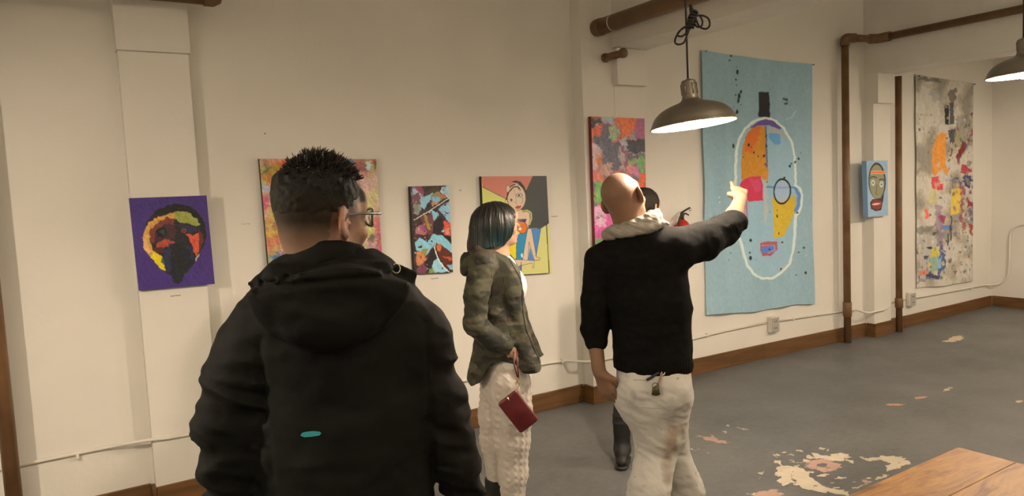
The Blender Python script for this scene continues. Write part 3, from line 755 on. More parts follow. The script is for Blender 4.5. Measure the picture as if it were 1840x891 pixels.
# paler inside of the face
A.poly(E6(F6, [(215, 800), (200, 700), (215, 560), (260, 420), (350, 310), (470, 265), (600, 320), (690, 430), (730, 600), (740, 800)])+E6(G6, [(730, 300), (735, 500), (700, 740), (560, 860), (440, 880), (330, 800), (260, 620), (225, 400)]), (160, 178, 172), 0, a=.45)
A.poly(E6(F6, [(255, 800), (250, 640), (270, 500), (310, 390), (370, 330), (470, 325), (485, 560), (492, 800), (470, 830), (430, 780), (400, 800), (360, 880), (280, 860)]), (204, 128, 38), .8, var=.12)
A.poly(E6(F6, [(280, 560), (300, 420), (370, 335), (430, 330), (420, 420), (350, 560)]), (216, 96, 36), 3, a=.8)
A.poly(E6(G6, [(240, 60), (260, 20), (330, -10), (430, -20), (450, 60), (452, 200), (330, 210), (290, 180)]), (206, 52, 70), 1, var=.08)
A.poly(E6(G6, [(330, 10), (430, 0), (446, 100), (400, 140)]), (214, 84, 96), 3, a=.5)
A.stroke(E6(G6, [(302, 200), (305, 300), (308, 390)]), 2.4, (170, 100, 120)); 
A.poly(E6(F6, [(400, 290), (470, 265), (560, 285), (620, 345), (600, 360), (520, 325), (400, 325), (330, 350)]), (104, 76, 122), 1.2)
A.poly(E6(F6, [(490, 340), (560, 345), (640, 400), (680, 470), (650, 430), (560, 390), (500, 380)]), (186, 160, 126), 1.5, a=.8)
A.stroke(E6(F6, [(468, 330), (475, 560), (480, 690)]), 2.6, (100, 96, 110), w=.6)
A.poly(E6(F6, [(500, 400), (540, 390), (605, 400), (612, 480), (560, 490), (500, 440)]), (92, 146, 168), 1.8, a=.9)
A.poly(E6(G6, [(450, 10), (490, 20), (490, 380), (465, 400)]), (196, 176, 140), 2, a=.5)
A.poly(E6(G6, [(530, 170), (600, 200), (730, 150), (735, 280), (700, 400), (640, 510), (545, 535), (540, 350)]), (212, 164, 44), 1, var=.08)
A.stroke(E6(G6, [(485, 80), (600, 84), (730, 84)]), 3.4, (96, 124, 150), w=.5)
A.stroke(E6(G6, [(735, 90), (768, 150), (760, 230), (738, 290)]), 5.5, (100, 126, 156), w=.8)
A.ell(*G6(620, 118), 14.5, 21.5, (176, 178, 176), a=.5); A.ell(*G6(620, 118), 15.2, 22.0, (30, 28, 28), ring=1.25, ang=.04)
A.poly(E6(G6, [(430, 575), (500, 562), (575, 565), (575, 640), (520, 692), (450, 690), (430, 640)]), (170, 86, 84), .8); A.poly(E6(G6, [(445, 612), (545, 600), (550, 645), (500, 660), (450, 660)]), (92, 116, 168), .6); A.stroke(E6(G6, [(445, 600), (550, 595), (556, 640), (500, 668)]), 1.2, (196, 160, 150))
W_ = (216, 206, 190)
out = E6(F6, [(470, 252), (380, 280), (290, 350), (235, 440), (212, 560), (200, 700), (205, 800)])+E6(G6, [(200, 60), (210, 300), (232, 490), (270, 640), (310, 780), (360, 850), (440, 890), (540, 890), (610, 840), (690, 760), (720, 660), (735, 500), (738, 330)])
A.stroke(out, 4.6, W_, w=.8); A.stroke(E6(F6, [(470, 252), (560, 280), (640, 350), (700, 460), (730, 600), (738, 830)])+E6(G6, [(735, 60)]), 4.0, W_, w=.8)
A.stroke(E6(G6, [(735, 60), (775, 90), (792, 150), (785, 250), (760, 310), (735, 340)]), 4.2, W_, w=.6)
A.poly(E6(F6, [(412, 22), (440, 16), (505, 22), (508, 246), (410, 250)]), (40, 38, 34), .8)
A.poly(E6(F6, [(628, 70), (668, 80), (668, 104), (630, 98)]), (70, 72, 66), 1.2); A.poly(E6(F6, [(636, 112), (668, 114), (668, 134), (640, 132)]), (80, 84, 78), 1.2)
A.stroke(E6(F6, [(600, 90), (640, 30), (700, 60)]), 1.0, (172, 184, 178), w=1, a=.6); A.stroke(E6(F6, [(660, 265), (710, 245), (730, 200)]), 2.5, (168, 180, 174), w=1, a=.8); A.stroke(E6(F6, [(640, 170), (690, 150), (720, 190)]), 1, (168, 180, 174), w=1, a=.6)
DK = (36, 36, 32)
for x, y, s, e in [(255, 20, 2.2, 1.2), (235, 55, 2.4, 2.2), (225, 100, 2.0, 2.8), (205, 45, 1.3, 1), (255, 135, 1, 1), (215, 200, 2.2, 1.8), (190, 155, .8, 1.5), (185, 505, 1.8, 2.2), (325, 500, 2.0, 1.6), (348, 515, 1.2, 1), (372, 560, 1.4, 1.6), (410, 595, 1.4, 1), (456, 597, 2.2, 1.3), (475, 505, 1.4, 2), (475, 415, 1.3, 2), (470, 665, 1.3, 1.4), (690, 685, 2.2, 1), (703, 660, 1.6, 1), (735, 650, 1.5, 1), (765, 615, 1.8, 1.4), (785, 565, .9, 1), (640, 790, 2, 1), (485, 825, 1.3, 1.4), (268, 605, 1.2, 1)]:
    A.ell(*F6(x, y), s, s*e, DK, w=1.2)
for x, y, s, e in [(338, 553, 2.2, 1.5), (335, 708, 2.4, 1.6), (328, 662, 1.4, 1.6), (286, 580, .9, 1), (168, 670, 1.2, 1), (146, 726, 1.2, 1), (360, 636, .8, 1), (380, 722, .8, 1), (620, 572, 2, 1.2), (808, 622, 1.8, 1), (763, 660, 1.6, 1), (603, 810, 1.8, 1.2), (822, 840, 2.2, 1.3), (750, 866, 1, 1), (512, 634, 1.4, 1), (753, 306, 1.6, 1), (575, 335, 1.4, 2.2), (588, 490, 1, 2.4), (574, 290, .8, 2), (515, 296, 1, 1)]:
    A.ell(*G6(x, y), s, s*e, DK, w=1.0)
for x, y, s, e in [(1313, 98, 1.4, 2), (1312, 106, 1.5, 2.2), (1325, 128, 2.4, 3), (1322, 142, 1.2, 3), (1323, 152, 1.0, 3), (1324, 118, .8, 3)]: A.ell(x, y, s, s*e*.6, DK, w=1.5)
A.ell(*G6(68, 170), 1.3, 1.5, (206, 206, 196)); A.ell(*G6(68, 214), 1.3, 1.3, (206, 206, 196)); A.ell(*G6(826, 686), 1, 1, (200, 200, 190)); A.stroke(E6(G6, [(400, 806), (425, 806)]), 2, (176, 150, 90))
A.stroke(E6(G6, [(610, 820), (640, 790), (680, 760)]), 1.5, (200, 170, 80), w=1, a=.8)
A.grain(.05)
dz = -.006*np.sin(A.u*23+1.5*np.sin(A.v*5))*(.4+A.v)-.006*fbm(np.stack([A.u*7, A.v*3], 1), 4, 3)*1.2-.008*(A.v > .93)*(A.v-.93)/.07*(1+np.sin(A.u*12))
drop = .012*np.sin(A.u*math.pi)*(1-A.v)**6*-1+.010*np.sin(A.u*9+1)*(A.v**8)
disp = np.stack([.004*np.sin(A.v*16)*(np.abs(A.u-.5) > .45), dz, drop], 1)
ban = A.mesh('cloth_banner', M_CLOTH, None, disp, (0, .003, 0)); tag(ban, 'large pale blue cloth banner painted with a white outlined face', 'banner', 'painted cloths hung on the wall')
def nails(pts, label):
    for x, y in pts:
        p = on_wall(x, y, 0.0)
        o = tube('nail', [(p[0], p[1]+.004, p[2]), (p[0], p[1]-.030, p[2]), (p[0], p[1]-.034, p[2])], [.004, .004, .007], M_NAIL, None, 8)
        tag(o, label, 'nail', 'nails holding the painted cloths')
nails([(1264, 93)], 'steel nail in the top left corner of the pale blue banner'); nails([(1457, 117)], 'steel nail in the top right corner of the pale blue banner')

# 7 dripped paint cloth
c = wall_quad([(1645, 134), (1749, 150), (1747, 506), (1648, 519)], .018)
A = Art(c, 190, 480, (168, 150, 122), 7, ref=(210, 189, 155))
A.noisefill([(148, 130, 100), (170, 148, 112), (182, 160, 122), (196, 174, 136)], 22, 30, 21, 1)
def F7(x, y): return (1640+x/4.458, 130+y/4.458)
def G7(x, y): return (1640+x/4.242, 320+y/4.242)
def P7(fn, pts, col, w=1.5, **k): A.poly([fn(*p) for p in pts], col, w, **k)
P7(F7, [(50, 30), (205, 45), (240, 75), (150, 75), (50, 55)], (96, 88, 72), 2, a=.8)
P7(F7, [(140, 130), (240, 120), (230, 230), (150, 220)], (140, 130, 110), 4, a=.5)
P7(F7, [(300, 140), (345, 130), (350, 220), (300, 240), (280, 200)], (100, 82, 62), 3, a=.8)
P7(F7, [(255, 262), (285, 262), (290, 415), (260, 415)], (44, 44, 40), .8); P7(F7, [(290, 240), (325, 235), (328, 410), (295, 420)], (62, 60, 54), 1.2, a=.9)
P7(F7, [(280, 450), (340, 455), (330, 560), (290, 570)], (80, 74, 66), 2)
P7(F7, [(340, 340), (470, 330), (480, 560), (400, 640), (340, 620)], (130, 116, 92), 6, a=.6); P7(F7, [(340, 480), (400, 480), (390, 620), (330, 640)], (170, 150, 80), 5, a=.6)
P7(F7, [(440, 560), (485, 420), (485, 480), (410, 640), (360, 720), (340, 670), (400, 560)], (124, 40, 34), 2.5)
P7(F7, [(380, 800), (400, 720), (460, 760), (480, 780), (420, 820)], (176, 60, 60), 2.5); P7(F7, [(410, 830), (470, 820), (475, 870), (420, 890)], (60, 60, 84), 3)
P7(F7, [(155, 810), (160, 620), (190, 510), (235, 475), (272, 490), (262, 600), (262, 720), (285, 800), (265, 820), (235, 770), (200, 800), (185, 830)], (222, 136, 50), 1, var=.1)
P7(F7, [(190, 730), (215, 715), (220, 760), (200, 770)], (196, 164, 120), 1)
P7(F7, [(150, 840), (200, 830), (220, 880), (150, 900)], (206, 70, 64), 1.5)
P7(G7, [(145, 0), (165, 0), (170, 60), (225, 40), (230, 85), (150, 85)], (206, 66, 60), 1); P7(G7, [(160, 30), (210, 25), (205, 75), (170, 75)], (210, 110, 90), 2, a=.7)
P7(G7, [(135, 80), (190, 60), (175, 190), (120, 200)], (196, 170, 96), 4, a=.7)
A.ell(*G7(333, 55), 7.3, 13.5, (50, 44, 40), ring=.55)
P7(G7, [(295, 80), (365, 75), (365, 260), (330, 280), (285, 280)], (214, 170, 60), 1.5); 
P7(G7, [(365, 60), (410, 60), (385, 220), (400, 400), (370, 400)], (150, 60, 56), 3, a=.85); P7(G7, [(415, 140), (455, 200), (455, 220), (420, 215)], (140, 40, 44), 2); P7(G7, [(425, 350), (455, 350), (450, 440), (430, 420)], (160, 56, 44), 2); P7(G7, [(380, 20), (410, 30), (440, 10), (430, 80), (390, 60)], (52, 54, 84), 3)
P7(G7, [(90, 230), (110, 225), (125, 300), (100, 310)], (228, 100, 64), 1.5); P7(G7, [(185, 260), (245, 290), (230, 350), (210, 340)], (156, 60, 70), 2.5)
P7(G7, [(215, 360), (300, 360), (300, 395), (215, 395)], (100, 116, 150), 2); P7(G7, [(150, 410), (200, 400), (205, 435), (150, 435)], (80, 84, 44), 1.5)
P7(G7, [(170, 200), (210, 200), (240, 520), (190, 540)], (140, 106, 110), 4, a=.7); P7(G7, [(50, 440), (180, 440), (190, 700), (50, 700)], (176, 156, 128), 4)
P7(G7, [(30, 370), (180, 360), (60, 430), (30, 430)], (110, 96, 80), 4, a=.7); P7(G7, [(290, 290), (300, 300), (298, 480), (285, 480)], (60, 66, 40), 1); P7(G7, [(262, 420), (275, 420), (275, 510), (262, 510)], (70, 74, 60), 1)
P7(G7, [(130, 540), (205, 530), (200, 600), (150, 620)], (196, 170, 60), 2.5); P7(G7, [(105, 530), (140, 515), (145, 540), (115, 545)], (40, 50, 36), 1.5); P7(G7, [(80, 590), (125, 590), (120, 615), (85, 615)], (50, 54, 50), 1.5)
P7(G7, [(130, 610), (200, 600), (190, 700), (130, 720)], (140, 156, 116), 3); P7(G7, [(200, 500), (245, 560), (240, 680), (195, 740), (190, 640)], (84, 88, 110), 3); P7(G7, [(190, 620), (215, 600), (215, 680), (190, 690)], (140, 166, 170), 2)
P7(G7, [(40, 720), (110, 690), (115, 740), (40, 750)], (206, 120, 84), 2.5); P7(G7, [(100, 730), (200, 740), (190, 770), (100, 770)], (60, 58, 76), 2); P7(G7, [(35, 770), (200, 760), (35, 800)], (120, 110, 100), 3, a=.7)
A.stroke([G7(*p) for p in [(212, 548), (245, 570)]], 1.4, (226, 210, 196))
A.stroke([G7(*p) for p in [(318, 660), (302, 670), (304, 692), (320, 694)]], .9, (90, 74, 60)); A.stroke([G7(*p) for p in [(308, 712), (340, 706)]], .9, (60, 50, 50)); A.stroke([G7(*p) for p in [(324, 708), (326, 738)]], .9, (60, 50, 50))
A.stroke([F7(*p) for p in [(245, 850), (300, 850)]], .8, (110, 116, 140)); A.stroke([F7(*p) for p in [(265, 865), (330, 865)]], .8, (80, 90, 120)); A.stroke([G7(*p) for p in [(250, 16), (345, 18)]], .7, (90, 96, 120))
cols = [(50, 44, 40), (110, 80, 60), (150, 56, 50), (84, 84, 96), (196, 150, 80), (200, 180, 150), (90, 96, 70)]
A.spots(160, (1700, 200, 1748, 500), .5, 2.4, cols, 5, .8, 2.2); A.spots(120, (1646, 190, 1748, 510), .4, 1.8, cols, 9, .8, 1.8); A.spots(50, (1648, 430, 1700, 505), .6, 3, cols+[(140, 160, 170), (196, 176, 70)], 12, .8, 1.6)
A.spots(40, (1715, 250, 1748, 440), 1, 4, [(130, 50, 44), (110, 90, 84), (150, 130, 80), (90, 80, 90)], 15, .6, 2.5)
A.brush(.7, 3, .09, 1.4); A.grain(.08)
dz = -.005*np.sin(A.u*11+A.v*4)*(.3+A.v)-.004*fbm(np.stack([A.u*5, A.v*4], 1), 8, 3)
disp = np.stack([.004*np.sin(A.v*21)*(np.abs(A.u-.5) > .44), dz, .008*np.sin(A.u*7+1)*(A.v**8)], 1)
ban = A.mesh('cloth_banner', M_CLOTH, None, disp, (0, .003, 0)); tag(ban, 'tall unbleached cloth covered in paint drips near the far corner', 'banner', 'painted cloths hung on the wall')
nails([(1647, 137)], 'steel nail in the top left corner of the dripped paint cloth'); nails([(1747, 152)], 'steel nail in the top right corner of the dripped paint cloth')

# 8 small blue canvas of a face on the third pilaster
c = quadY([(1557, 289), (1595, 288), (1596, 387), (1560, 390)], wall_y(6.99)-.088-.05)
A = Art(c, 120, 260, (148, 161, 160), 8)
def F8(x, y): return (1530+x/6.367, 270+y/6.367)
def P8(pts, col, w=.3, **k): A.poly([F8(*p) for p in pts], col, w, **k)
A.ell(*F8(293, 350), 15.6, 33.0, (40, 38, 28), ang=-.03); A.ell(*F8(292, 362), 13.4, 30.8, (142, 126, 84), ang=-.03)
P8([(220, 235), (385, 235), (385, 270), (220, 270)], (230, 160, 90)); P8([(218, 244), (385, 244), (385, 260), (218, 260)], (226, 96, 30), .5)
P8([(240, 560), (340, 545), (375, 470), (360, 590), (340, 680), (280, 692), (225, 672), (215, 600)], (44, 20, 18), .8)
P8([(235, 580), (290, 560), (345, 580), (345, 655), (300, 680), (240, 665)], (128, 40, 32), .8); P8([(230, 615), (270, 600), (340, 605), (300, 625), (250, 628)], (230, 160, 130), .5)
for ex, ey in ((247, 372), (343, 390)):
    A.ell(*F8(ex, ey), 3.9, 6.2, (188, 180, 150)); A.ell(*F8(ex, ey), 1.2, 1.4, (30, 24, 30)); A.ell(*F8(ex, ey), 4.2, 6.6, (110, 96, 70), ring=.3)
A.stroke([F8(*p) for p in [(215, 320), (230, 304), (260, 302), (285, 315)]], 2.0, (44, 36, 26)); A.stroke([F8(*p) for p in [(320, 340), (340, 330), (370, 335), (385, 350)]], 2.0, (44, 36, 26))
A.stroke([F8(*p) for p in [(292, 395), (284, 470), (276, 495), (300, 505)]], 1.2, (96, 74, 44)); A.stroke([F8(*p) for p in [(190, 240), (195, 180), (230, 135)]], .5, (70, 90, 110)); A.stroke([F8(*p) for p in [(395, 240), (400, 190), (370, 140)]], .5, (70, 90, 110))
A.grain(.04)
stretched('face_painting', 'small pale blue canvas of a long face with an orange headband, on the third pilaster', c, .049, mat_basic('blue_edge', alb((128, 146, 154)), .6), A, M_ART)

# bare patches where the grey floor paint has flaked off (thin raised edge, no paint left)
A = Art([(2.72, 3.50, .0006), (4.32, 3.50, .0006), (4.32, 1.98, .0006), (2.72, 1.98, .0006)], 560, 530, (0, 0, 0), 40)
A.C[:] = 0
W3 = A.P[:, :2]
jit = np.stack([9.0*fbm(W3*38, 21, 4), 3.6*fbm(W3*38+9, 22, 4)], 1)
X0_ = A.X.copy(); A.X = A.X+jit
def K_(x, y): return (1340+x/5.11, 780+y/5.11)
CRM = (188, 157, 117); RST = (170, 124, 94)
def fl(pts, col): A.poly([K_(*p) for p in pts], col, 0)
fl([(250, 235), (330, 240), (330, 290), (480, 290), (560, 330), (600, 400), (740, 470), (800, 500), (960, 515), (940, 560), (800, 545), (640, 520), (520, 495), (440, 450), (330, 470), (290, 430), (310, 400), (275, 360), (280, 320), (310, 290), (260, 255)], CRM)
fl([(540, 190), (620, 190), (630, 155), (650, 185), (780, 195), (860, 165), (980, 200), (990, 215), (880, 215), (1000, 255), (990, 268), (880, 240), (760, 235), (640, 225), (560, 215)], CRM)
fl([(1040, 190), (1090, 215), (1200, 210), (1260, 195), (1380, 205), (1470, 235), (1530, 250), (1520, 275), (1450, 290), (1400, 320), (1300, 345), (1290, 300), (1330, 270), (1220, 240), (1120, 245), (1060, 215)], CRM)
fl([(1190, 405), (1290, 370), (1310, 380), (1240, 410), (1190, 425)], CRM); fl([(980, 490), (1100, 455), (1120, 465), (1000, 500)], CRM)
for x, y, rx, ry in [(345, 170, 30, 7), (495, 152, 30, 8), (285, 195, 20, 8), (410, 187, 28, 5), (135, 358, 28, 8), (700, 375, 60, 12), (870, 405, 45, 6), (700, 132, 16, 8), (762, 145, 14, 6), (800, 440, 22, 5), (425, 238, 34, 5), (470, 255, 50, 5), (560, 240, 30, 6), (600, 345, 26, 6), (1120, 405, 20, 5), (830, 490, 22, 5), (60, 545, 24, 7), (130, 405, 7, 6), (1000, 437, 34, 4)]:
    q = K_(x, y); A.ell(q[0], q[1], rx/5.11*1.15, ry/5.11*1.25, CRM)
fl([(530, 260), (600, 235), (760, 235), (830, 260), (885, 275), (870, 310), (790, 340), (690, 345), (600, 320), (545, 295)], RST)
fl([(1060, 430), (1110, 415), (1170, 435), (1130, 450), (1070, 448)], RST); fl([(220, 505), (290, 508), (290, 530), (350, 555), (300, 575), (110, 575), (120, 545), (260, 540)], RST)
def fl4(pts, col): A.poly([(1200+x/2.69, 560+y/2.69) for x, y in pts], col, 0)
fl4([(135, 597), (170, 600), (220, 597), (235, 615), (290, 625), (300, 635), (265, 640), (215, 625), (160, 610)], RST)
fl4([(335, 557), (385, 568), (380, 572), (335, 563)], CRM); fl4([(265, 578), (282, 580), (280, 586), (265, 583)], CRM); fl4([(400, 878), (500, 860), (560, 885), (430, 895)], RST); fl4([(275, 545), (295, 550), (290, 556), (275, 552)], CRM); fl4([(110, 660), (155, 668), (150, 671), (112, 665)], CRM); fl4([(185, 684), (205, 686), (190, 690)], CRM)
on = A.C.sum(1) > 0
hole = (fbm(W3*np.array([45, 38]), 33, 3) > .50) & on
ctr = ((A.X[:, 0]-1478)/9)**2+((A.X[:, 1]-835)/3)**2 < 1
on &= ~hole & ~ctr
A.C *= (1+.10*fbm(W3*20, 12, 3))[:, None]
gi = np.arange(A.nu*A.nv).reshape(A.nv, A.nu); Q = np.stack([gi[:-1, :-1], gi[1:, :-1], gi[1:, 1:], gi[:-1, 1:]], -1).reshape(-1, 4); Q = Q[on[Q].sum(1) >= 3]
us, inv = np.unique(Q, return_inverse=True); cc_ = A.C[us]; cc_[cc_.sum(1) <= 0] = alb(CRM); me = fast_mesh('bare_patch', A.P[us], inv.reshape(-1, 4)); set_col(me, np.clip(cc_, 0, 1))
o = link('bare_patch', me, mat_attr('bare_floor_filler', .7, bump=.3, bscale=60), bpy.data.objects['floor']); o['label'] = 'cream and rust coloured flakes where the grey floor paint is worn off'; o['kind'] = 'stuff'

# captions pencilled under and beside the paintings
def caption(text, x, y, wpx, label, Y):
    p = on_y(x, y, Y); cu = bpy.data.curves.new('caption_text', 'FONT'); cu.body = text; cu.size = 0.016; cu.align_x = 'CENTER'; cu.extrude = 0.0006
    o = bpy.data.objects.new('tmp', cu); COL.objects.link(o); bpy.context.view_layer.update()
    me = bpy.data.meshes.new_from_object(o.evaluated_get(bpy.context.evaluated_depsgraph_get())); COL.objects.unlink(o); bpy.data.objects.remove(o)
    w = max(v.co.x for v in me.vertices)-min(v.co.x for v in me.vertices); q = on_y(x+wpx, y-.04*wpx, Y)
    s = (q[0]-p[0])/w
    me.transform(Matrix.Scale(s, 4)); me.transform(Matrix.Rotation(math.radians(90), 4, 'X'))
    o = link('caption', me, M_INK); o.location = (p[0], Y-.0008, p[2]); tag(o, label, 'caption', 'small captions on the wall')
caption('Dark Matter', 316, 532, 18, 'tiny lettered caption under the purple painting', 4.365-.085)
caption('Hug & Show', 781, 501, 13, 'tiny lettered caption under the narrow zigzag canvas', 4.365)
caption('Trick or Treat', 442, 403, 15, 'tiny lettered caption left of the large abstract canvas', 4.365)
caption('A Simple Life', 996, 389.5, 12, 'tiny lettered caption right of the seated woman painting', 4.365)
for x, y, lab in [(476, 240, 'tiny old nail hole above the large abstract canvas'), (827, 342, 'tiny old nail hole between the zigzag canvas and the seated woman painting'), (1157, 160, None)]:
    if lab:
        p = on_wall(x, y); tag(tube('wall_nail', [(p[0], p[1]+.003, p[2]), (p[0], p[1]-.004, p[2])], .004, M_NAIL, None, 8), lab.replace('nail hole', 'nail head'), 'nail', 'stray nails in the wall')

# ------------------------------------------------------------------ pendant lamps
def mat_emit(name, c, s):
    m, nt, b = new_mat(name); b.inputs['Emission Color'].default_value = rgba(c); b.inputs['Emission Strength'].default_value = s
    b.inputs['Base Color'].default_value = (0.9, 0.85, 0.7, 1); return m
M_ALU = mat_basic('spun_aluminium', (0.27, 0.245, 0.21), 0.36, metal=0.9, bump=0.05, bscale=5, stretch=(1, 1, 30))
M_REFL = mat_basic('white_reflector', (0.50, 0.48, 0.45), 0.4)
M_CORD = mat_basic('black_cord', (0.015, 0.014, 0.014), 0.5)
def make_lamp(loc, f, label, tilt=(0, 0), cordx=(0, 0), low=.012, lean=0.0):
    t = empty('pendant_lamp', loc); tag(t, label, 'lamp', 'aluminium pendant lamps')
    R_ = Matrix.Rotation(lean, 4, Vector((.689, -.725, 0))) @ Matrix.Rotation(tilt[1], 4, 'Y') @ Matrix.Rotation(tilt[0], 4, 'X')
    prof = [(.180, 0), (.181, .006), (.176, .016), (.168, .034), (.155, .052), (.132, .071), (.10, .086), (.068, .096), (.045, .104), (.036, .114), (.0335, .124)]
    prof = smooth_path([(a, b, 0) for a, b in prof], 3); prof = [(p[0], p[1]) for p in prof]
    bm = bmesh.new(); bm_lathe(bm, prof, 56, R_); from_bm('shade', bm, M_ALU, t, True)
    bm = bmesh.new(); bm_lathe(bm, [(r-.003, z+.0005) for r, z in prof if z < .1]+[(0.001, .100)], 56, R_); from_bm('reflector', bm, M_REFL, t, True)
    bm = bmesh.new(); bm_lathe(bm, [(.178, .001), (.184, .0), (.184, .005), (.180, .007)], 56, R_); from_bm('rim', bm, M_ALU, t, True)
    bm = bmesh.new(); bm_lathe(bm, [(.0335, .124), (.032, .128), (.031, .185), (.027, .192), (.012, .196), (.006, .20), (0.0005, .20)], 24, R_); nk = from_bm('neck', bm, M_ALU, t, True)
    for k in range(6):
        a = k*math.pi/3+.2; bm = bmesh.new()
        bm_tube(bm, [R_ @ Vector((.0325*math.cos(a), .0325*math.sin(a), .132)), R_ @ Vector((.0325*math.cos(a), .0325*math.sin(a), .178))], .003, 8)
        from_bm('cooling_rib', bm, M_ALU, nk, True)
    bm = bmesh.new(); bm_lathe(bm, [(0.0005, -.008-low), (.018, -.004-low), (.03, .009-low), (.033, .026-low), (.027, .045-low), (.014, .064-low), (.013, .1)], 20, R_)
    from_bm('bulb', bm, mat_emit('bulb_glow', LAMP_RGB, LAMP_W*f), t, True)
    top = R_ @ Vector((0, 0, .198)); zc = ZC-loc[2]
    ce = (top.x+cordx[0], top.y+cordx[1], zc)
    kn = [np.array(top)+(np.array(ce)-np.array(top))*s for s in np.linspace(0, 1, 9)]
    tube('cord', kn, .0042, M_CORD, t, 8)
    bm = bmesh.new(); bm_lathe(bm, [(.0005, zc-.03), (.03, zc-.028), (.045, zc-.01), (.048, zc-.001)], 20, Matrix.Translation((ce[0], ce[1], 0))); from_bm('ceiling_rose', bm, M_COND, t, True)
    return t
Mv = np.array([math.cos(YAW), -math.sin(YAW), 0])
L1 = make_lamp(LAMPS[0][:3], LAMPS[0][3], 'aluminium pendant lamp with a knotted black cord, in front of the pale blue banner', (math.radians(-3.0), math.radians(-4.6)), (-.01, 0), low=.008, lean=math.radians(-2.6))
make_lamp(LAMPS[1][:3], LAMPS[1][3], 'aluminium pendant lamp cut by the right edge of the picture', (math.radians(-2), math.radians(-1.5)))
make_lamp(LAMPS[2][:3], LAMPS[2][3], 'aluminium pendant lamp hanging outside the picture to the left', low=.05)
make_lamp(LAMPS[3][:3], LAMPS[3][3], 'aluminium pendant lamp hanging outside the picture near the far corner', low=.05)
make_lamp(LAMPS[4][:3], LAMPS[4][3], 'added fill light built as a pendant lamp, unseen behind the viewer'); make_lamp(LAMPS[5][:3], LAMPS[5][3], 'added fill light built as a pendant lamp, unseen behind and right of the viewer'); make_lamp(LAMPS[6][:3], LAMPS[6][3], 'added fill light built as a pendant lamp, unseen far to the right of the table')
# the bundle of cord tied up on lamp one
def lampP(x, y, off=0.0):
    d = ray(x, y); fh = np.array([math.sin(math.atan2(2.341, 2.225)), math.cos(math.atan2(2.341, 2.225)), 0]); D = math.hypot(2.341, 2.225)+off
    return np.array([0, 0, H])+d*(D/(d@fh))-np.array(LAMPS[0][:3])
bm = bmesh.new()
for pts in [[(1240, 44), (1225, 52), (1215, 66), (1213, 76), (1219, 80), (1229, 76), (1235, 62), (1241, 48)], [(1241, 46), (1229, 50), (1219, 58), (1218, 64), (1226, 65), (1236, 56), (1240, 46)],
            [(1243, 30), (1256, 28), (1262, 38), (1260, 47), (1252, 48), (1246, 38)], [(1244, 28), (1262, 28), (1273, 34), (1275, 46), (1268, 52), (1257, 48), (1250, 34)]]:
    P = [lampP(x, y, .012*math.sin(i*1.7+pts[0][0])) for i, (x, y) in enumerate(pts)]
    bm_tube(bm, smooth_path(P, 5), .0042, 8)
from_bm('cord_loop', bm, M_CORD, L1, True)
bm = bmesh.new()
for i in range(7):
    a = lampP(1247-i*1.2, 22+i*4.5, 0); ring = []
    for k in range(14):
        an = 2*math.pi*k/14; ring.append(a+np.array([math.cos(an)*(.017-.001*abs(i-3)), math.sin(an)*.014, .004*math.sin(an*2+i)]))
    bm_tube(bm, ring, .0048, 6, closed=True)
bm_tube(bm, [lampP(1240, 8), lampP(1243, 20), lampP(1246, 30), lampP(1241, 45), lampP(1239, 52)], [.005, .010, .014, .012, .006], 10)
from_bm('cord_bundle', bm, M_CORD, L1, True)

# ------------------------------------------------------------------ wooden table
t = empty('wooden_table', (1.55, .35, 0)); tag(t, 'rough planked wooden table with its corner at the bottom right of the picture', 'table')
def wood_mat():
    m, nt, b = new_mat('honey_wood'); L = nt.links.new
    tc = N(nt, 'ShaderNodeTexCoord'); mp = N(nt, 'ShaderNodeMapping'); mp.inputs['Scale'].default_value = (1.3, 5, 5); L(tc.outputs['Object'], mp.inputs[0])
    n = N(nt, 'ShaderNodeTexNoise', i_Scale=2.6, i_Detail=10.0, i_Roughness=.68, i_Distortion=2.2); L(mp.outputs[0], n.inputs['Vector'])
    cr = N(nt, 'ShaderNodeValToRGB'); e = cr.color_ramp.elements; e[0].position = .30; e[1].position = .68
    e[0].color = (.085, .032, .009, 1); e[1].color = (.33, .175, .045, 1); k = cr.color_ramp.elements.new(.45); k.color = (.21, .098, .028, 1)
    L(n.outputs['Fac'], cr.inputs[0]); L(cr.outputs[0], b.inputs['Base Color']); b.inputs['Roughness'].default_value = .5; b.inputs['Specular IOR Level'].default_value = .3
    bp = N(nt, 'ShaderNodeBump', i_Strength=.3, i_Distance=.003); L(n.outputs['Fac'], bp.inputs['Height']); L(bp.outputs[0], b.inputs['Normal']); return m
M_WOOD = wood_mat()
x0, x1, y0, y1 = 0.62-1.55, 2.415-1.55, .34-.35, 1.186-.35
rnd = random.Random(3)
npl = 5; w = (y1-y0)/npl
for k in range(npl):
    box('plank', (x0+rnd.uniform(0, .004), y0+k*w+.0008, .708+rnd.uniform(-.001, .001)), (x1-rnd.uniform(0, .004)*(k < npl-1), y0+(k+1)*w-.0008, .75-rnd.uniform(0, .0012)), M_WOOD, t, bevel=.003)
for a, b_ in (((x0+.06, y0+.05), (x1-.06, y0+.075)), ((x0+.06, y1-.075), (x1-.06, y1-.05)), ((x0+.06, y0+.075), (x0+.085, y1-.075)), ((x1-.085, y0+.075), (x1-.06, y1-.075))):
    box('apron', (a[0], a[1], .62), (b_[0], b_[1], .707), M_WOOD, t, bevel=.002)
for sx in (x0+.04, x1-.11):
    for sy in (y0+.035, y1-.105): box('leg', (sx, sy, 0), (sx+.07, sy+.07, .706), M_WOOD, t, bevel=.004)

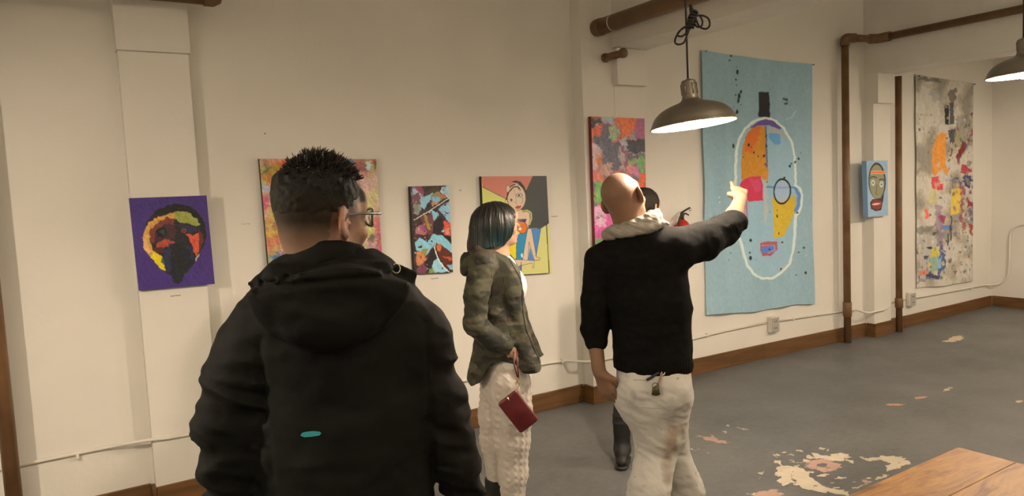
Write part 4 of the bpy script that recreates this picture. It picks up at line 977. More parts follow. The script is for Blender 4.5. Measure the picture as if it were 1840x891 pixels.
# ------------------------------------------------------------------ fire extinguisher on the wall
p = on_wall(1226, 398, .075); ex = empty('fire_extinguisher', (p[0], p[1], p[2]-.36)); tag(ex, 'red fire extinguisher with black handle and hose hung on the wall behind the bald man', 'extinguisher')
M_RED = mat_basic('red_enamel', (0.50, 0.035, 0.022), 0.3)
bm = bmesh.new(); bm_lathe(bm, [(.0005, 0), (.055, 0), (.062, .01), (.063, .30), (.058, .335), (.04, .36), (.022, .372), (.018, .38)], 28); from_bm('cylinder', bm, M_RED, ex, True)
tube('neck', [(0, 0, .375), (0, 0, .41)], .016, M_DARK, ex, 12)
bm = bmesh.new(); bm_box(bm, (-.012, -.012, .405), (.014, .012, .43)); from_bm('valve', bm, M_DARK, ex, bevel=.002)
tube('handle', [(-.01, 0, .43), (.03, -.01, .452), (.075, -.015, .470)], [.009, .008, .007], M_BLACK, ex, 8); tube('handle', [(0, 0, .415), (.03, -.01, .425), (.065, -.01, .41)], [.008, .007, .006], M_BLACK, ex, 8)
tube('pin_ring', [(.075+.012*math.cos(a), -.02, .455+.012*math.sin(a)) for a in np.linspace(0, 5.6, 10)], .002, M_NAIL, ex, 6)
tube('hose', smooth_path([(-.01, -.01, .42), (-.04, -.03, .415), (-.07, -.03, .36), (-.075, -.02, .22), (-.07, -.02, .1)], 5), .009, M_BLACK, ex, 8)
tube('nozzle', [(-.07, -.02, .1), (-.07, -.02, .05)], [.01, .016], M_BLACK, ex, 10)
box('bracket', (-.02, .058, .2), (.02, .0745, .33), M_DARK, ex)
bm = bmesh.new(); bm_lathe(bm, [(.0635, .10), (.0638, .101), (.0638, .21), (.0635, .211)], 28); from_bm('label_band', bm, M_PAPER, ex, True)

# ------------------------------------------------------------------ solid fields for the figures
class Field:
    def __init__(s, lo, hi, h):
        s.lo = np.array(lo, float); s.h = h
        s.n = np.ceil((np.array(hi, float)-s.lo)/h).astype(int)+1
        s.D = np.full(tuple(s.n), .3, np.float32)
    def sub(s, lo, hi, pad):
        a = np.clip(np.floor((np.array(lo)-pad-s.lo)/s.h).astype(int), 0, s.n-1); b = np.clip(np.ceil((np.array(hi)+pad-s.lo)/s.h).astype(int)+1, 1, s.n)
        if (b <= a).any(): return None, None
        ax = [s.lo[i]+s.h*np.arange(a[i], b[i]) for i in range(3)]
        G = np.stack(np.meshgrid(*ax, indexing='ij'), -1).astype(np.float32)
        return tuple(slice(a[i], b[i]) for i in range(3)), G
    def comb(s, sl, d, k, op):
        o = s.D[sl]
        if op == 'add':
            if k > 0:
                h_ = np.clip(.5+.5*(o-d)/k, 0, 1); s.D[sl] = o*(1-h_)+d*h_-k*h_*(1-h_)
            else: s.D[sl] = np.minimum(o, d)
        elif op == 'sub':
            if k > 0:
                h_ = np.clip(.5-.5*(o+d)/k, 0, 1); s.D[sl] = o*(1-h_)-d*h_+k*h_*(1-h_)
            else: s.D[sl] = np.maximum(o, -d)
        else: s.D[sl] = np.maximum(o, d)
    def cap(s, a, b, ra, rb=None, k=.02, sq=None, op='add'):
        """tapered capsule; sq=(axis vector, factor) flattens it along that axis"""
        a = np.array(a, float); b = np.array(b, float); rb = ra if rb is None else rb; R_ = max(ra, rb)
        sl, G = s.sub(np.minimum(a, b)-R_, np.maximum(a, b)+R_, k+3*s.h)
        if sl is None: return s
        P = G-a; d = b-a; f = 1.0
        if sq is not None:
            u = np.array(sq[0], float); u /= np.linalg.norm(u); f = sq[1]
            P = P+(P@u)[..., None]*u*(1/f-1); d = d+(d@u)*u*(1/f-1)
        t = np.clip((P@d)/max(d@d, 1e-9), 0, 1)
        q = P-t[..., None]*d
        if sq is not None:
            r = np.sqrt((q*q).sum(-1)); dd = r-(ra+(rb-ra)*t)
            g = q/np.maximum(r, 1e-6)[..., None]; gu = g@u; dd = dd/np.sqrt(1-gu*gu+gu*gu/f/f)
        else: dd = np.sqrt((q*q).sum(-1))-(ra+(rb-ra)*t)
        s.comb(sl, dd.astype(np.float32), k, op); return s
    def chain(s, pts, rs, k=.02, sq=None, op='add'):
        for i in range(len(pts)-1): s.cap(pts[i], pts[i+1], rs[i], rs[i+1], k, sq, op)
        return s
    def ell(s, c, r, A=None, k=.02, op='add'):
        c = np.array(c, float); r = np.array(r, float); A = np.eye(3) if A is None else A   # rows of A = local axes
        R_ = r.max(); sl, G = s.sub(c-R_, c+R_, k+3*s.h)
        if sl is None: return s
        q = (G-c)@A.T/r; n = np.sqrt((q*q).sum(-1)); g = np.sqrt(((q/r)**2).sum(-1))
        dd = n*(n-1)/np.maximum(g, 1e-6)
        s.comb(sl, dd.astype(np.float32), k, op); return s
    def fun(s, lo, hi, f, k=0, op='add', pad=0):
        sl, G = s.sub(lo, hi, pad)
        if sl is None: return s
        s.comb(sl, f(G).astype(np.float32), k, op); return s
    def offset(s, f, band=4):
        """add a small displacement f(points) near the surface"""
        m = np.abs(s.D) < band*s.h+.02
        I = np.argwhere(m)
        s.D[m] += f((s.lo+I*s.h).astype(np.float32)).astype(np.float32); return s
    def at(s, P):
        q = (np.asarray(P)-s.lo)/s.h; i = np.clip(np.floor(q).astype(int), 0, s.n-2); f = q-i; r = 0
        for dx in (0, 1):
            for dy in (0, 1):
                for dz in (0, 1):
                    w = (f[:, 0] if dx else 1-f[:, 0])*(f[:, 1] if dy else 1-f[:, 1])*(f[:, 2] if dz else 1-f[:, 2])
                    r = r+w*s.D[i[:, 0]+dx, i[:, 1]+dy, i[:, 2]+dz]
        return r
    def tri(s):
        D = s.D; D[0] = D[-1] = .1; D[:, 0] = D[:, -1] = .1; D[:, :, 0] = D[:, :, -1] = .1
        S = D < 0; c = np.zeros(tuple(s.n-1), np.int8)
        for o in np.ndindex(2, 2, 2): c += S[o[0]:s.n[0]-1+o[0], o[1]:s.n[1]-1+o[1], o[2]:s.n[2]-1+o[2]]
        I = np.argwhere((c > 0) & (c < 8)); idx = np.full(c.shape, -1, np.int64); idx[I[:, 0], I[:, 1], I[:, 2]] = np.arange(len(I))
        acc = np.zeros((len(I), 3)); cnt = np.zeros(len(I))
        K = [np.array(o) for o in np.ndindex(2, 2, 2)]
        for a in K:
            for ax in range(3):
                if a[ax]: continue
                b = a.copy(); b[ax] = 1
                A_ = I+a; B_ = I+b; da = D[A_[:, 0], A_[:, 1], A_[:, 2]]; db = D[B_[:, 0], B_[:, 1], B_[:, 2]]
                m = (da < 0) != (db < 0); t = np.where(m, da/np.where(m, da-db, 1), 0)
                p = a+np.zeros((len(I), 3)); p[:, ax] += t; acc += p*m[:, None]; cnt += m
        V_ = s.lo+(I+acc/cnt[:, None])*s.h
        Q = []
        for ax in range(3):
            sa = [slice(None)]*3; sb = [slice(None)]*3; sa[ax] = slice(0, -1); sb[ax] = slice(1, None)
            X = S[tuple(sa)] != S[tuple(sb)]
            E_ = np.argwhere(X); o1, o2 = (ax+1) % 3, (ax+2) % 3
            E_ = E_[(E_[:, o1] > 0) & (E_[:, o2] > 0) & (E_[:, o1] < s.n[o1]-1) & (E_[:, o2] < s.n[o2]-1)]
            def cell(d1, d2):
                q = E_.copy(); q[:, o1] -= d1; q[:, o2] -= d2; return idx[q[:, 0], q[:, 1], q[:, 2]]
            f = np.stack([cell(1, 1), cell(0, 1), cell(0, 0), cell(1, 0)], 1)
            ins = S[E_[:, 0], E_[:, 1], E_[:, 2]]
            f[~ins] = f[~ins][:, ::-1]; Q.append(f)
        return V_, np.concatenate(Q)
    def mesh(s, name, mat, parent=None, col=None, relax=0):
        V_, Q = s.tri()
        for _ in range(relax):
            a = np.zeros_like(V_); c = np.zeros(len(V_))
            for i in range(4):
                np.add.at(a, Q[:, i], V_[Q[:, (i+1) % 4]]); np.add.at(c, Q[:, i], 1)
                np.add.at(a, Q[:, i], V_[Q[:, (i-1) % 4]]); np.add.at(c, Q[:, i], 1)
            V_ = V_*.5+a/c[:, None]*.5
        me = fast_mesh(name, V_, Q)
        if col is not None:
            set_col(me, col(V_) if callable(col) else np.tile(col, (len(V_), 1)))
        return link(name, me, mat, parent, smooth=True)

class Stand:
    """local frame of a figure: x right as seen, y away from the viewer, z up, origin on the floor"""
    def __init__(s, px, py, D):
        d = ray(px, py); fh = np.array([d[0], d[1], 0]); fh /= np.linalg.norm(fh)
        s.fh = fh; s.rh = np.array([fh[1], -fh[0], 0]); s.D = D; s.base = fh*D
        s.rz = math.atan2(s.rh[1], s.rh[0])
    def __call__(s, px, py, off=0.0):
        d = ray(px, py); t = (s.D+off)/(d@s.fh); return np.array([t*(d@s.rh), off, H+t*d[2]])
def rotz(a): c, s_ = math.cos(a), math.sin(a); return np.array([[c, -s_, 0], [s_, c, 0], [0, 0, 1]])
def rotx(a): c, s_ = math.cos(a), math.sin(a); return np.array([[1, 0, 0], [0, c, -s_], [0, s_, c]])
def roty(a): c, s_ = math.cos(a), math.sin(a); return np.array([[c, 0, s_], [0, 1, 0], [-s_, 0, c]])

class Head:
    """head axes: x = its right ear side, y = face forward, z = up; turn>0 turns the face to the viewer's right"""
    def __init__(s, c, turn, pitch=0, tilt=0, sc=1.0):
        s.c = np.array(c, float); s.sc = sc
        s.R = rotz(-turn) @ rotx(pitch) @ roty(tilt)       # local -> figure frame
    def p(s, x, y, z): return s.c+s.R @ (np.array([x, y, z])*s.sc)
    def loc(s, P): return ((np.asarray(P)-s.c) @ s.R)/s.sc
    def A(s, extra=None): return (s.R if extra is None else s.R @ extra).T
    def build(s, F, neck_to, rn=.056, fem=False):
        q = s.sc; p = s.p; A = s.A()
        F.ell(p(0, -.012, .030), np.array([.0755, .095, .086])*q, A, 0)
        F.ell(p(0, .022, -.020), np.array([.064, .070, .090])*q, A, .03*q)
        F.ell(p(0, .040, -.070), np.array([.046, .048, .040])*q, A, .03*q)          # jaw
        F.ell(p(0, .078, -.098), np.array([.020, .017, .015])*q, A, .022*q)         # chin
        F.cap(p(-.05, .0, -.055), p(-.02, .06, -.092), .020*q, .016*q, .025*q); F.cap(p(.05, .0, -.055), p(.02, .06, -.092), .020*q, .016*q, .025*q)
        F.ell(p(0, .076, .040), np.array([.055, .022, .034])*q, A, .02*q)           # forehead
        F.cap(p(-.042, .074, .017), p(.042, .074, .017), .011*q, .011*q, .012*q)    # brow
        for sx in (-1, 1):
            F.ell(p(sx*.030, .096, .002), np.array([.0155, .016, .0125])*q, A, .008*q, 'sub')  # socket
            F.ell(p(sx*.030, .0815, .002), np.array([.0125, .0125, .0120])*q, A, .002*q)       # eye
            F.cap(p(sx*.041, .080, .0095), p(sx*.019, .086, .0100), .0045*q, .0045*q, .004*q)  # upper lid
            F.cap(p(sx*.040, .080, -.0075), p(sx*.020, .086, -.0085), .0038*q, .0038*q, .004*q)
            F.ell(p(sx*.042, .066, -.030), np.array([.022, .020, .020])*q, A, .02*q)  # cheek
            F.ell(p(sx*.011, .103, -.036), np.array([.0075, .009, .0065])*q, A, .006*q)  # nostril wing
            # ear
            E_ = A
            F.ell(p(sx*.085, -.010, -.002), np.array([.0085, .022, .034])*q, s.A(rotz(sx*.62) @ rotx(-.15)), .004*q)
            F.ell(p(sx*.079, .001, -.030), np.array([.007, .010, .012])*q, A, .006*q)
            F.ell(p(sx*.0925, -.004, .001), np.array([.0060, .012, .022])*q, s.A(rotz(sx*.62) @ rotx(-.15)), .003*q, 'sub')
            F.ell(p(sx*.080, .010, -.006), np.array([.005, .006, .007])*q, A, .003*q)
        F.cap(p(0, .088, .012), p(0, .110, -.026), .0075*q, .0095*q, .008*q)        # nose
        F.ell(p(0, .111, -.033), np.array([.0100, .0100, .0085])*q, A, .006*q)
        lp = 1.2 if fem else 1.0
        F.ell(p(0, .092, -.060), np.array([.024, .010, .0062*lp])*q, A, .004*q); F.ell(p(0, .091, -.072), np.array([.020, .010, .0072*lp])*q, A, .004*q)
        F.cap(p(-.022, .101, -.066), p(.022, .101, -.066), .0022*q, .0022*q, .003*q, op='sub')
        F.cap(p(0, -.018, -.050), neck_to, rn*q, rn*1.12, .03)
        F.cap(p(0, -.045, -.03), np.array(neck_to)+np.array([0, 0, 0]), .042*q, rn, .03)
        return s
    def skin(s, base, lips, stubble=None, dark=(.02, .015, .012), brow=(.03, .02, .015)):
        def f(P):
            L = s.loc(P); C = np.tile(np.array(base), (len(P), 1)); x, y, z = L.T
            n = fbm(P*18, 3, 3); C *= (1+.08*n)[:, None]
            red = np.exp(-(((np.abs(x)-.085)/.02)**2+((z-.0)/.035)**2)); C *= (1+red[:, None]*np.array([.12, -.14, -.14]))
            m = np.clip(1.6-(((x/.025)**2+((z+.066)/.0135)**2)), 0, 1)*(y > .086); C = C*(1-m[:, None])+np.array(lips)*m[:, None]
            for sx in (-1, 1):
                e = ((x-sx*.030)/.0115)**2+((z-.001)/.0058)**2; w = ((e < 1) & (y > .078)).astype(float)[:, None]; C = C*(1-w)+np.array([.62, .58, .52])*w
                e2 = ((x-sx*.030)/.0052)**2+((z-.001)/.0052)**2; w = ((e2 < 1) & (y > .078)).astype(float)[:, None]; C = C*(1-w)+np.array([.03, .018, .012])*w
                b = ((np.abs(z-.0215-.10*(.03-np.abs(x-sx*.03))) < .0042) & (np.abs(x-sx*.031) < .0185) & (y > .06)).astype(float)[:, None]*.85; C = C*(1-b)+np.array(brow)*b
            if stubble is not None:
                w = stubble(x, y, z, P)[:, None]; C = C*(1-w)+np.array(dark)*w
            return np.clip(C, 0, 1)
        return f

def hand(F, wr, d, nrm, curl, side, q=1.0, thumb_in=.5, r=.0082, point=False):
    """wr wrist, d finger direction, nrm back-of-hand normal, side = +1/-1 thumb side along d x nrm"""
    wr = np.array(wr, float); d = np.array(d, float); d /= np.linalg.norm(d); nrm = np.array(nrm, float); nrm -= d*(nrm@d); nrm /= np.linalg.norm(nrm)
    t = np.cross(d, nrm)*side
    F.cap(wr-d*.02, wr+d*.03*q, .023*q, .024*q, .015, sq=(nrm, .7))
    for i, (o, l, fl) in enumerate([(.030, .090, 1.0), (.010, .095, 1.08), (-.010, .090, 1.0), (-.028, .082, .82)]):
        k0 = wr+d*l*q+t*o*q; F.cap(wr+d*.02*q+t*o*.5*q, k0, .014*q, .0125*q, .008, sq=(nrm, .85))
        dirv = d.copy(); p = k0; c = curl[i] if hasattr(curl, '__len__') else curl
        if point and i == 0: c = .12
        for j, seg in enumerate((.042, .026, .020)):
            a = c*(0.75 if j == 0 else 1.0); ca, sa = math.cos(a), math.sin(a)
            axis_n = np.cross(t, dirv)*side*1.0
            dn = dirv*ca-nrm_rot(nrm, d, dirv, t)*sa; dn /= np.linalg.norm(dn)
            e = p+dn*seg*q*fl; F.cap(p, e, (r-.0008*j)*q, (r-.0008*(j+1))*q, .003); p = e; dirv = dn
    b0 = wr+d*.018*q+t*.020*q; b1 = b0+(d*.55+t*.55-nrm*.25)*.048*q; F.cap(b0, b1, .0165*q, .012*q, .012)
    d2 = d*(.85)+t*(.35-thumb_in)-nrm*.35; d2 /= np.linalg.norm(d2); b2 = b1+d2*.034*q; F.cap(b1, b2, .0105*q, .0095*q, .004)
    d3 = d*.9-t*thumb_in*.6-nrm*.3; d3 /= np.linalg.norm(d3); F.cap(b2, b2+d3*.026*q, .0095*q, .0078*q, .003)
def nrm_rot(n0, d0, d1, t):
    """back-of-finger normal after bending from d0 to d1 in the plane normal to t"""
    c = np.cross(d1, t); return c if c@n0 > 0 or abs(c@n0) < 1e-6 and True else (c if np.dot(np.cross(d0, t), n0) > 0 else -c)

SQY = (np.array([0, 1.0, 0]),)
def folds(amp, sx, sy, sz, seed=1, thr=0.0):
    def f(P):
        n = fbm(P*np.array([sx, sy, sz]), seed, 3); n = .5-np.abs(n)*2.2
        return -amp*np.maximum(n, -.6)
    return f
def person(name_label, S):
    t = empty('person', S.base, S.rz); tag(t, name_label, 'person'); return t
def leg(F, hip, knee, ank, r=(.085, .058, .042), k=.03): F.chain([hip, knee, ank], r, k)
def foot(F, ank, d, r=.026, k=.01, L=.10):
    L = min(L, .10); r = min(r, .026)
    ank = np.array(ank, float); d = np.array(d, float); d /= np.linalg.norm(d); z0 = np.array([ank[0], ank[1], r])
    F.cap(ank, z0-d*.03, r, r, k); F.cap(z0-d*.04, z0+d*L, r, r*.72, k)
    sl = None

# ================================================================== man in the dark jacket, nearest
S = Stand(600, 500, 1.6); me_ = person('short-haired person with glasses in a black hooded jacket, nearest, seen from behind', S)
hc = S(577, 393); hd = Head(hc, math.radians(52), math.radians(-2), math.radians(3), 1.0)
SKIN1 = (0.30, 0.185, 0.130)
F = Field((-.40, -.26, 0), (.42, .28, 1.80), .0058)
nb = S(592, 500, .02); hd.build(F, nb, .058)
F.cap(S(560, 530), S(640, 530), .06, .06, .04); F.cap(S(600, 590), S(618, 760), .12, .12, .05, sq=([0, 1, 0], .75)); F.cap((-.02, 0, .95), (.06, 0, .92), .12, .12, .05, sq=([0, 1, 0], .8))
shL, shR = S(466, 625), S(735, 620); elL, elR = S(412, 765, .0), S(792, 765, .0); wrL, wrR = S(425, 905, .05), S(848, 905, .05)
F.chain([shL, elL, wrL], (.042, .038, .028), .02); F.chain([shR, elR, wrR], (.042, .038, .028), .02)
F.cap(shL, S(600, 590), .042, .07, .03); F.cap(shR, S(600, 590), .042, .07, .03)
hand(F, wrL, (.1, .25, -1), (-1, .1, 0), .5, -1, point=False); hand(F, wrR, (-.1, .25, -1), (1, .1, 0), .5, 1)
for sx in (-1, 1):
    cx = .02+sx*.095; leg(F, (cx, 0, .9), (cx+sx*.02, .01, .49), (cx+sx*.03, -.02, .09)); foot(F, (cx+sx*.03, -.02, .09), (sx*.15, 1, 0))
def stub1(x, y, z, P):
    line = -.066+.25*np.clip(y+.03, 0, .1)*1.0+.030*np.exp(-((np.abs(x)-.075)/.02)**2)*(y > -.03)
    w = np.clip((z-line)/.065, 0, 1)**.8*np.clip((.052-y)/.012, 0, 1)*np.clip((.083-np.abs(x))/.004, 0, 1)
    w = np.maximum(w, np.clip((z-.02)/.02, 0, 1)*np.clip((.082-y)/.01, 0, 1)*(z > .035))
    beard = np.clip((-.045-z)/.02, 0, 1)*np.clip((y-.0)/.03, 0, 1)*.35*(z > -.13)
    return np.clip(np.maximum(w*(.955+.03*vnoise(P*160, 5)), beard), 0, .985)
SKN = mat_attr('skin', 0.55, bump=.15, bscale=180, sss=.06, spec=.3)
F.mesh('body', SKN, me_, hd.skin(SKIN1, (.45, .2, .16), stub1, (.010, .008, .005)), relax=1)
# hair: short sides, longer ruffled top
M_HAIR = mat_attr('dark_hair', 0.65, bump=.5, bscale=110, bdist=.004, spec=.2)
Fh = Field(hc-.16, hc+np.array([.16, .16, .19]), .0032)
A_ = hd.A()
Fh.ell(hd.p(0, -.012, .030), (.0755, .0950, .0860), A_, 0)
Fh.offset(lambda P: .0045-.0165*np.clip((hd.loc(P)[:, 2]+.010)/.10, 0, 1)-.0012*vnoise(P*130, 3))
Fh.offset(lambda P: (-.0040*vnoise(P*95, 2)-.006*np.maximum(0, vnoise(P*np.array([60, 60, 25]), 9)))*np.clip((hd.loc(P)[:, 2]-.045)/.03, .04, 1))
def cut1(G):
    L = hd.loc(G.reshape(-1, 3)).reshape(G.shape); x, y, z = L[..., 0], L[..., 1], L[..., 2]
    line = np.where(y < .03, -.02+.45*np.clip(y+.03, 0, .1), .041); line = np.where(y > .045, .041+(y-.045)*1.0, line)
    return np.maximum(line-z, y-.098)
Fh.fun(Fh.lo, Fh.lo+Fh.h*(Fh.n-1), cut1, .006, 'int')
def hcol(P):
    L = hd.loc(P); z = L[:, 2]; w = np.clip((z-.0)/.06, 0, 1)[:, None]; n = (1+.5*vnoise(P*140, 4))[:, None]
    return np.clip((np.array([.023, .018, .012])*(1-w)+np.array([.0050, .0045, .0035])*w)*n, .002, 1)
hair = Fh.mesh('hair', M_HAIR, me_, hcol)
bm = bmesh.new(); rr = random.Random(7)
for k in range(1700):
    a = rr.uniform(0, 2*math.pi); el = rr.uniform(.30, 1.5); n0 = np.array([math.cos(a)*math.cos(el), math.sin(a)*math.cos(el), math.sin(el)])
    pl = np.array([0, -.004, .062])+n0*np.array([.074, .093, .074]); dr = n0+np.array([rr.uniform(-.5, .5), rr.uniform(-.5, .5), rr.uniform(-.15, .5)])+hd.loc(hc)*0+np.array([rr.uniform(-.8, .8), .5, 0]); dr /= np.linalg.norm(dr)
    Ln = rr.choice([.006, .008, .009, .011, .019])*rr.uniform(.8, 1.15)*(1.0 if el > .5 else .8); b_ = hd.p(*(pl-n0*.003)); tip = hd.p(*(pl+dr*Ln)); mid = hd.p(*(pl+dr*Ln*.55+n0*.004)); s_ = hd.R @ np.cross(n0, [rr.uniform(-1, 1), rr.uniform(-1, 1), rr.uniform(-1, 1)]); s_ /= max(np.linalg.norm(s_), 1e-6); w = rr.uniform(.0010, .0022)
    v = [bm.verts.new(b_-s_*w), bm.verts.new(b_+s_*w), bm.verts.new(mid+s_*w*.6), bm.verts.new(mid-s_*w*.6), bm.verts.new(tip)]
    bm.faces.new(v[:4]); bm.faces.new((v[3], v[2], v[4]))
bmesh.ops.recalc_face_normals(bm, faces=list(bm.faces)); m_ = bpy.data.meshes.new('hair_strands'); bm.to_mesh(m_); bm.free()
st = link('hair_strands', m_, mat_basic('hair_strand', (.012, .009, .007), .5), hair); st['kind'] = 'stuff'
# glasses
M_GL = mat_basic('grey_glasses_frame', (.12, .11, .10), .3); gl = []
bm = bmesh.new()
for sx in (-1, 1):
    bm_tube(bm, [hd.p(sx*.088, -.012, -.004), hd.p(sx*.083, .004, .012), hd.p(sx*.076, .05, .013), hd.p(sx*.070, .104, .012)], [.0022, .0028, .0030, .0034], 8)
    bm_tube(bm, [hd.p(sx*(.034+.029*math.cos(a)), .112-.10*((.029*math.cos(a)+.034)/.1)**3, .0+.019*math.sin(a)*(1.1 if math.sin(a) > 0 else .95)) for a in np.linspace(0, 2*math.pi, 25)[:-1]], .0023, 8, closed=True)
bm_tube(bm, [hd.p(-.007, .112, .004), hd.p(0, .116, .006), hd.p(.007, .112, .004)], .002, 8)
glo = from_bm('glasses', bm, M_GL, me_, True)
mg, nt, b = new_mat('lens_glass'); b.inputs['Transmission Weight'].default_value = 1; b.inputs['Roughness'].default_value = .02; b.inputs['IOR'].default_value = 1.12; b.inputs['Base Color'].default_value = (.9, .93, .9, 1)
for sx in (-1, 1):
    bm = bmesh.new(); ctr = bm.verts.new(hd.p(sx*.034, .110, 0)); rg = [bm.verts.new(hd.p(sx*(.034+.027*math.cos(a)), .111-.10*((.027*math.cos(a)+.034)/.1)**3, .017*math.sin(a))) for a in np.linspace(0, 2*math.pi, 19)[:-1]]
    for i in range(18): bm.faces.new((ctr, rg[i], rg[(i+1) % 18]))
    from_bm('lens', bm, mg, glo, True)
# jacket
M_JK = mat_basic('black_jacket_cloth', (0.0030, 0.0034, 0.0030), .75, (.0058, .0062, .0056), 6, 5, bump=.35, bscale=260, bdist=.0015, spec=.14)
F = Field((-.42, -.30, .52), (.44, .30, 1.60), .0055)
SQ = ([0, 1, 0], .72)
F.cap(S(600, 580), S(622, 760), .178, .186, 0, sq=SQ); F.cap(S(622, 760), S(626, 925), .186, .192, .04, sq=SQ)
F.cap(S(548, 548), S(465, 618), .092, .084, .05); F.cap(S(645, 545), S(735, 606), .092, .088, .05)
F.cap(S(592, 560), S(598, 600), .112, .15, .05, sq=([0, 1, 0], .8))
F.chain([S(459, 618), S(436, 690), S(416, 765), S(413, 830), S(420, 905, .03)], (.078, .078, .072, .064, .054), .025)
F.chain([S(741, 608), S(770, 700), S(786, 765), S(812, 830), S(842, 905, .03)], (.082, .076, .072, .056, .044), .025)
# hood hanging on the back: a bag, wide above and narrow below, under the standing collar
hq = S(592, 508, -.115); zh_ = S(592, 492, -.115)[2]
def hoodf(G):
    q = (G-hq)/np.array([.160, .068, .128]); n = np.sqrt((q*q).sum(-1)); g = np.sqrt(((q/np.array([.160, .068, .128]))**2).sum(-1)); e = n*(n-1)/np.maximum(g, 1e-6)
    return np.maximum(e, G[..., 2]-(zh_+.016-.9*(G[..., 0]-hq[0])**2*2))
F.fun(hq-.2, hq+.2, hoodf, .010); F.ell(S(592, 580, -.150), (.085, .030, .055), None, .03)
F.cap(S(500, 500, -.085), S(686, 498, -.085), .030, .030, .012)
# stand collar: outer cone less the inner one
cN = S(590, 484, .01); cB = S(592, 545, .0); zt = S(592, 433, -.09)[2]
def colr(G):
    x, y, z = G[..., 0]-cN[0], G[..., 1]-(.02), G[..., 2]; tz = np.clip((zt-z)/.10, 0, 1)
    rx = .082+.072*tz; ry = .092+.04*tz; d = np.hypot(x/rx, y/ry); outer = (d-1)*np.minimum(rx, ry)
    top = zt-1.9*x*x-.22*np.clip(y+.09, 0, .3)-z
    return np.maximum(np.maximum(np.abs(outer+.006)-.008, -top), cB[2]-.06-z)
F.fun(cN-.24, cN+.24, colr, .006)
F.chain([S(486, 500, -.02), S(468, 506, -.02), S(449, 511, -.02)], (.020, .013, .005), .004); F.cap(S(449, 511, -.02), S(462, 530, -.02), .005, .012, .004)
F.chain([S(690, 490, -.02), S(716, 490, -.02), S(744, 493, -.02)], (.022, .016, .006), .004); F.cap(S(744, 493, -.02), S(730, 518, -.02), .006, .018, .004)
z49 = S(592, 487)[2]; z46 = S(592, 463)[2]
def jf(P):
    x, y, z = P.T; arm = (np.abs(x-.02) > .17).astype(float); back = (y < .02)
    r = -.0055*(.5-2.0*np.abs(fbm(P*np.array([7, 5, 13]), 3, 3)))
    r += arm*(-.010)*(.5-2.4*np.abs(fbm(P*np.array([9, 8, 24])+x[:, None]*np.array([0, 0, 8]), 13, 2)))*np.clip((1.45-z)/.2, 0.2, 1)
    hood = np.exp(-(((x+.005)/.17)**2+((z-S(0, 540)[2])/.11)**2))*(y < -.08); r += hood*(-.008)*(.5-2.2*np.abs(fbm(P*np.array([5, 4, 18])+x[:, None]*np.array([0, 0, 5]), 23, 2)))
    r += back*.010*np.exp(-((z-z49+.5*x*x)/.007)**2)*(np.abs(x) < .15)
    r += back*.006*np.exp(-((z-z46-.25*x)/.005)**2)*(np.abs(x) < .10)
    r += .0040*np.exp(-((np.abs(x-.015)-.165)/.006)**2)*(z < 1.38)*(y < .0)      # sleeve seams
    r += -.0012*vnoise(P*55, 31)
    return r
F.offset(jf)
# hollow neck, cuffs and hem
F.fun(cN-.16, cN+.16, lambda G: np.maximum(np.hypot((G[..., 0]-cN[0])/.086, (G[..., 1]-.02)/.078)*.078-.078, zt-.085-G[..., 2]), .004, 'sub')
zj = S(622, 905)[2]-.03
F.D = np.maximum(F.D, (zj-(F.lo[2]+F.h*np.arange(F.n[2])))[None, None, :].astype(np.float32))
jacket = F.mesh('jacket', M_JK, me_, relax=1)
def surf(obj, S, px):
    """points of a figure's garment hit by the sight lines through photo pixels, with normals (figure frame)"""
    bv = BVHTree.FromPolygons([v.co for v in obj.data.vertices], [tuple(p.vertices) for p in obj.data.polygons])
    o = Vector((0, -S.D, H)); out = []
    for x, y in px:
        d = ray(x, y); d = Vector((d@S.rh, d@S.fh, d[2])); h_ = bv.ray_cast(o, d)
        out.append((np.array(h_[0]), np.array(h_[1])) if h_[0] else None)
    return out
def patch(name, obj, S, pts, mat, up=.0015, n=12, label=None, parent=None):
    """thin applied patch following the cloth: triangle fan of rings inside a pixel outline"""
    c = np.mean(pts, 0); rings = []
    for s_ in (0.0, .33, .66, 1.0): rings.append([tuple(c+(np.array(p)-c)*s_) for p in pts])
    bm = bmesh.new(); R = []
    for k, rg in enumerate(rings):
        hs = surf(obj, S, rg if k else [rg[0]]); vv = []
        for h_ in hs:
            if h_ is None: bm.free(); return None
            vv.append(bm.verts.new(h_[0]+h_[1]*up*(1 if h_[1][1] < .2 else -1)))
        R.append(vv)
    m = len(pts)
    for i in range(m): bm.faces.new((R[0][0], R[1][i], R[1][(i+1) % m]))
    for a, b_ in zip(R[1:], R[2:]):
        for i in range(m): bm.faces.new((a[i], b_[i], b_[(i+1) % m], a[(i+1) % m]))
    o = from_bm(name, bm, mat, parent, True)
    if label: o['label'] = label
    return o
patch('reflective_mark', jacket, S, [(540, 782), (543, 777), (550, 775), (562, 774), (574, 775), (578, 778), (574, 782), (560, 784), (547, 785)], mat_basic('teal_reflective_print', (.03, .30, .36), .35), label='teal reflective print mark', parent=jacket)
pr = S(712, 482, -.035); tube('cord_loop', [pr+np.array([.0085*math.cos(a), .004*math.sin(a), .010*math.sin(a)]) for a in np.linspace(0, 2*math.pi, 15)[:-1]], .0009, M_COND, jacket, 6, closed=True)['label'] = 'pale drawcord loop at the collar'
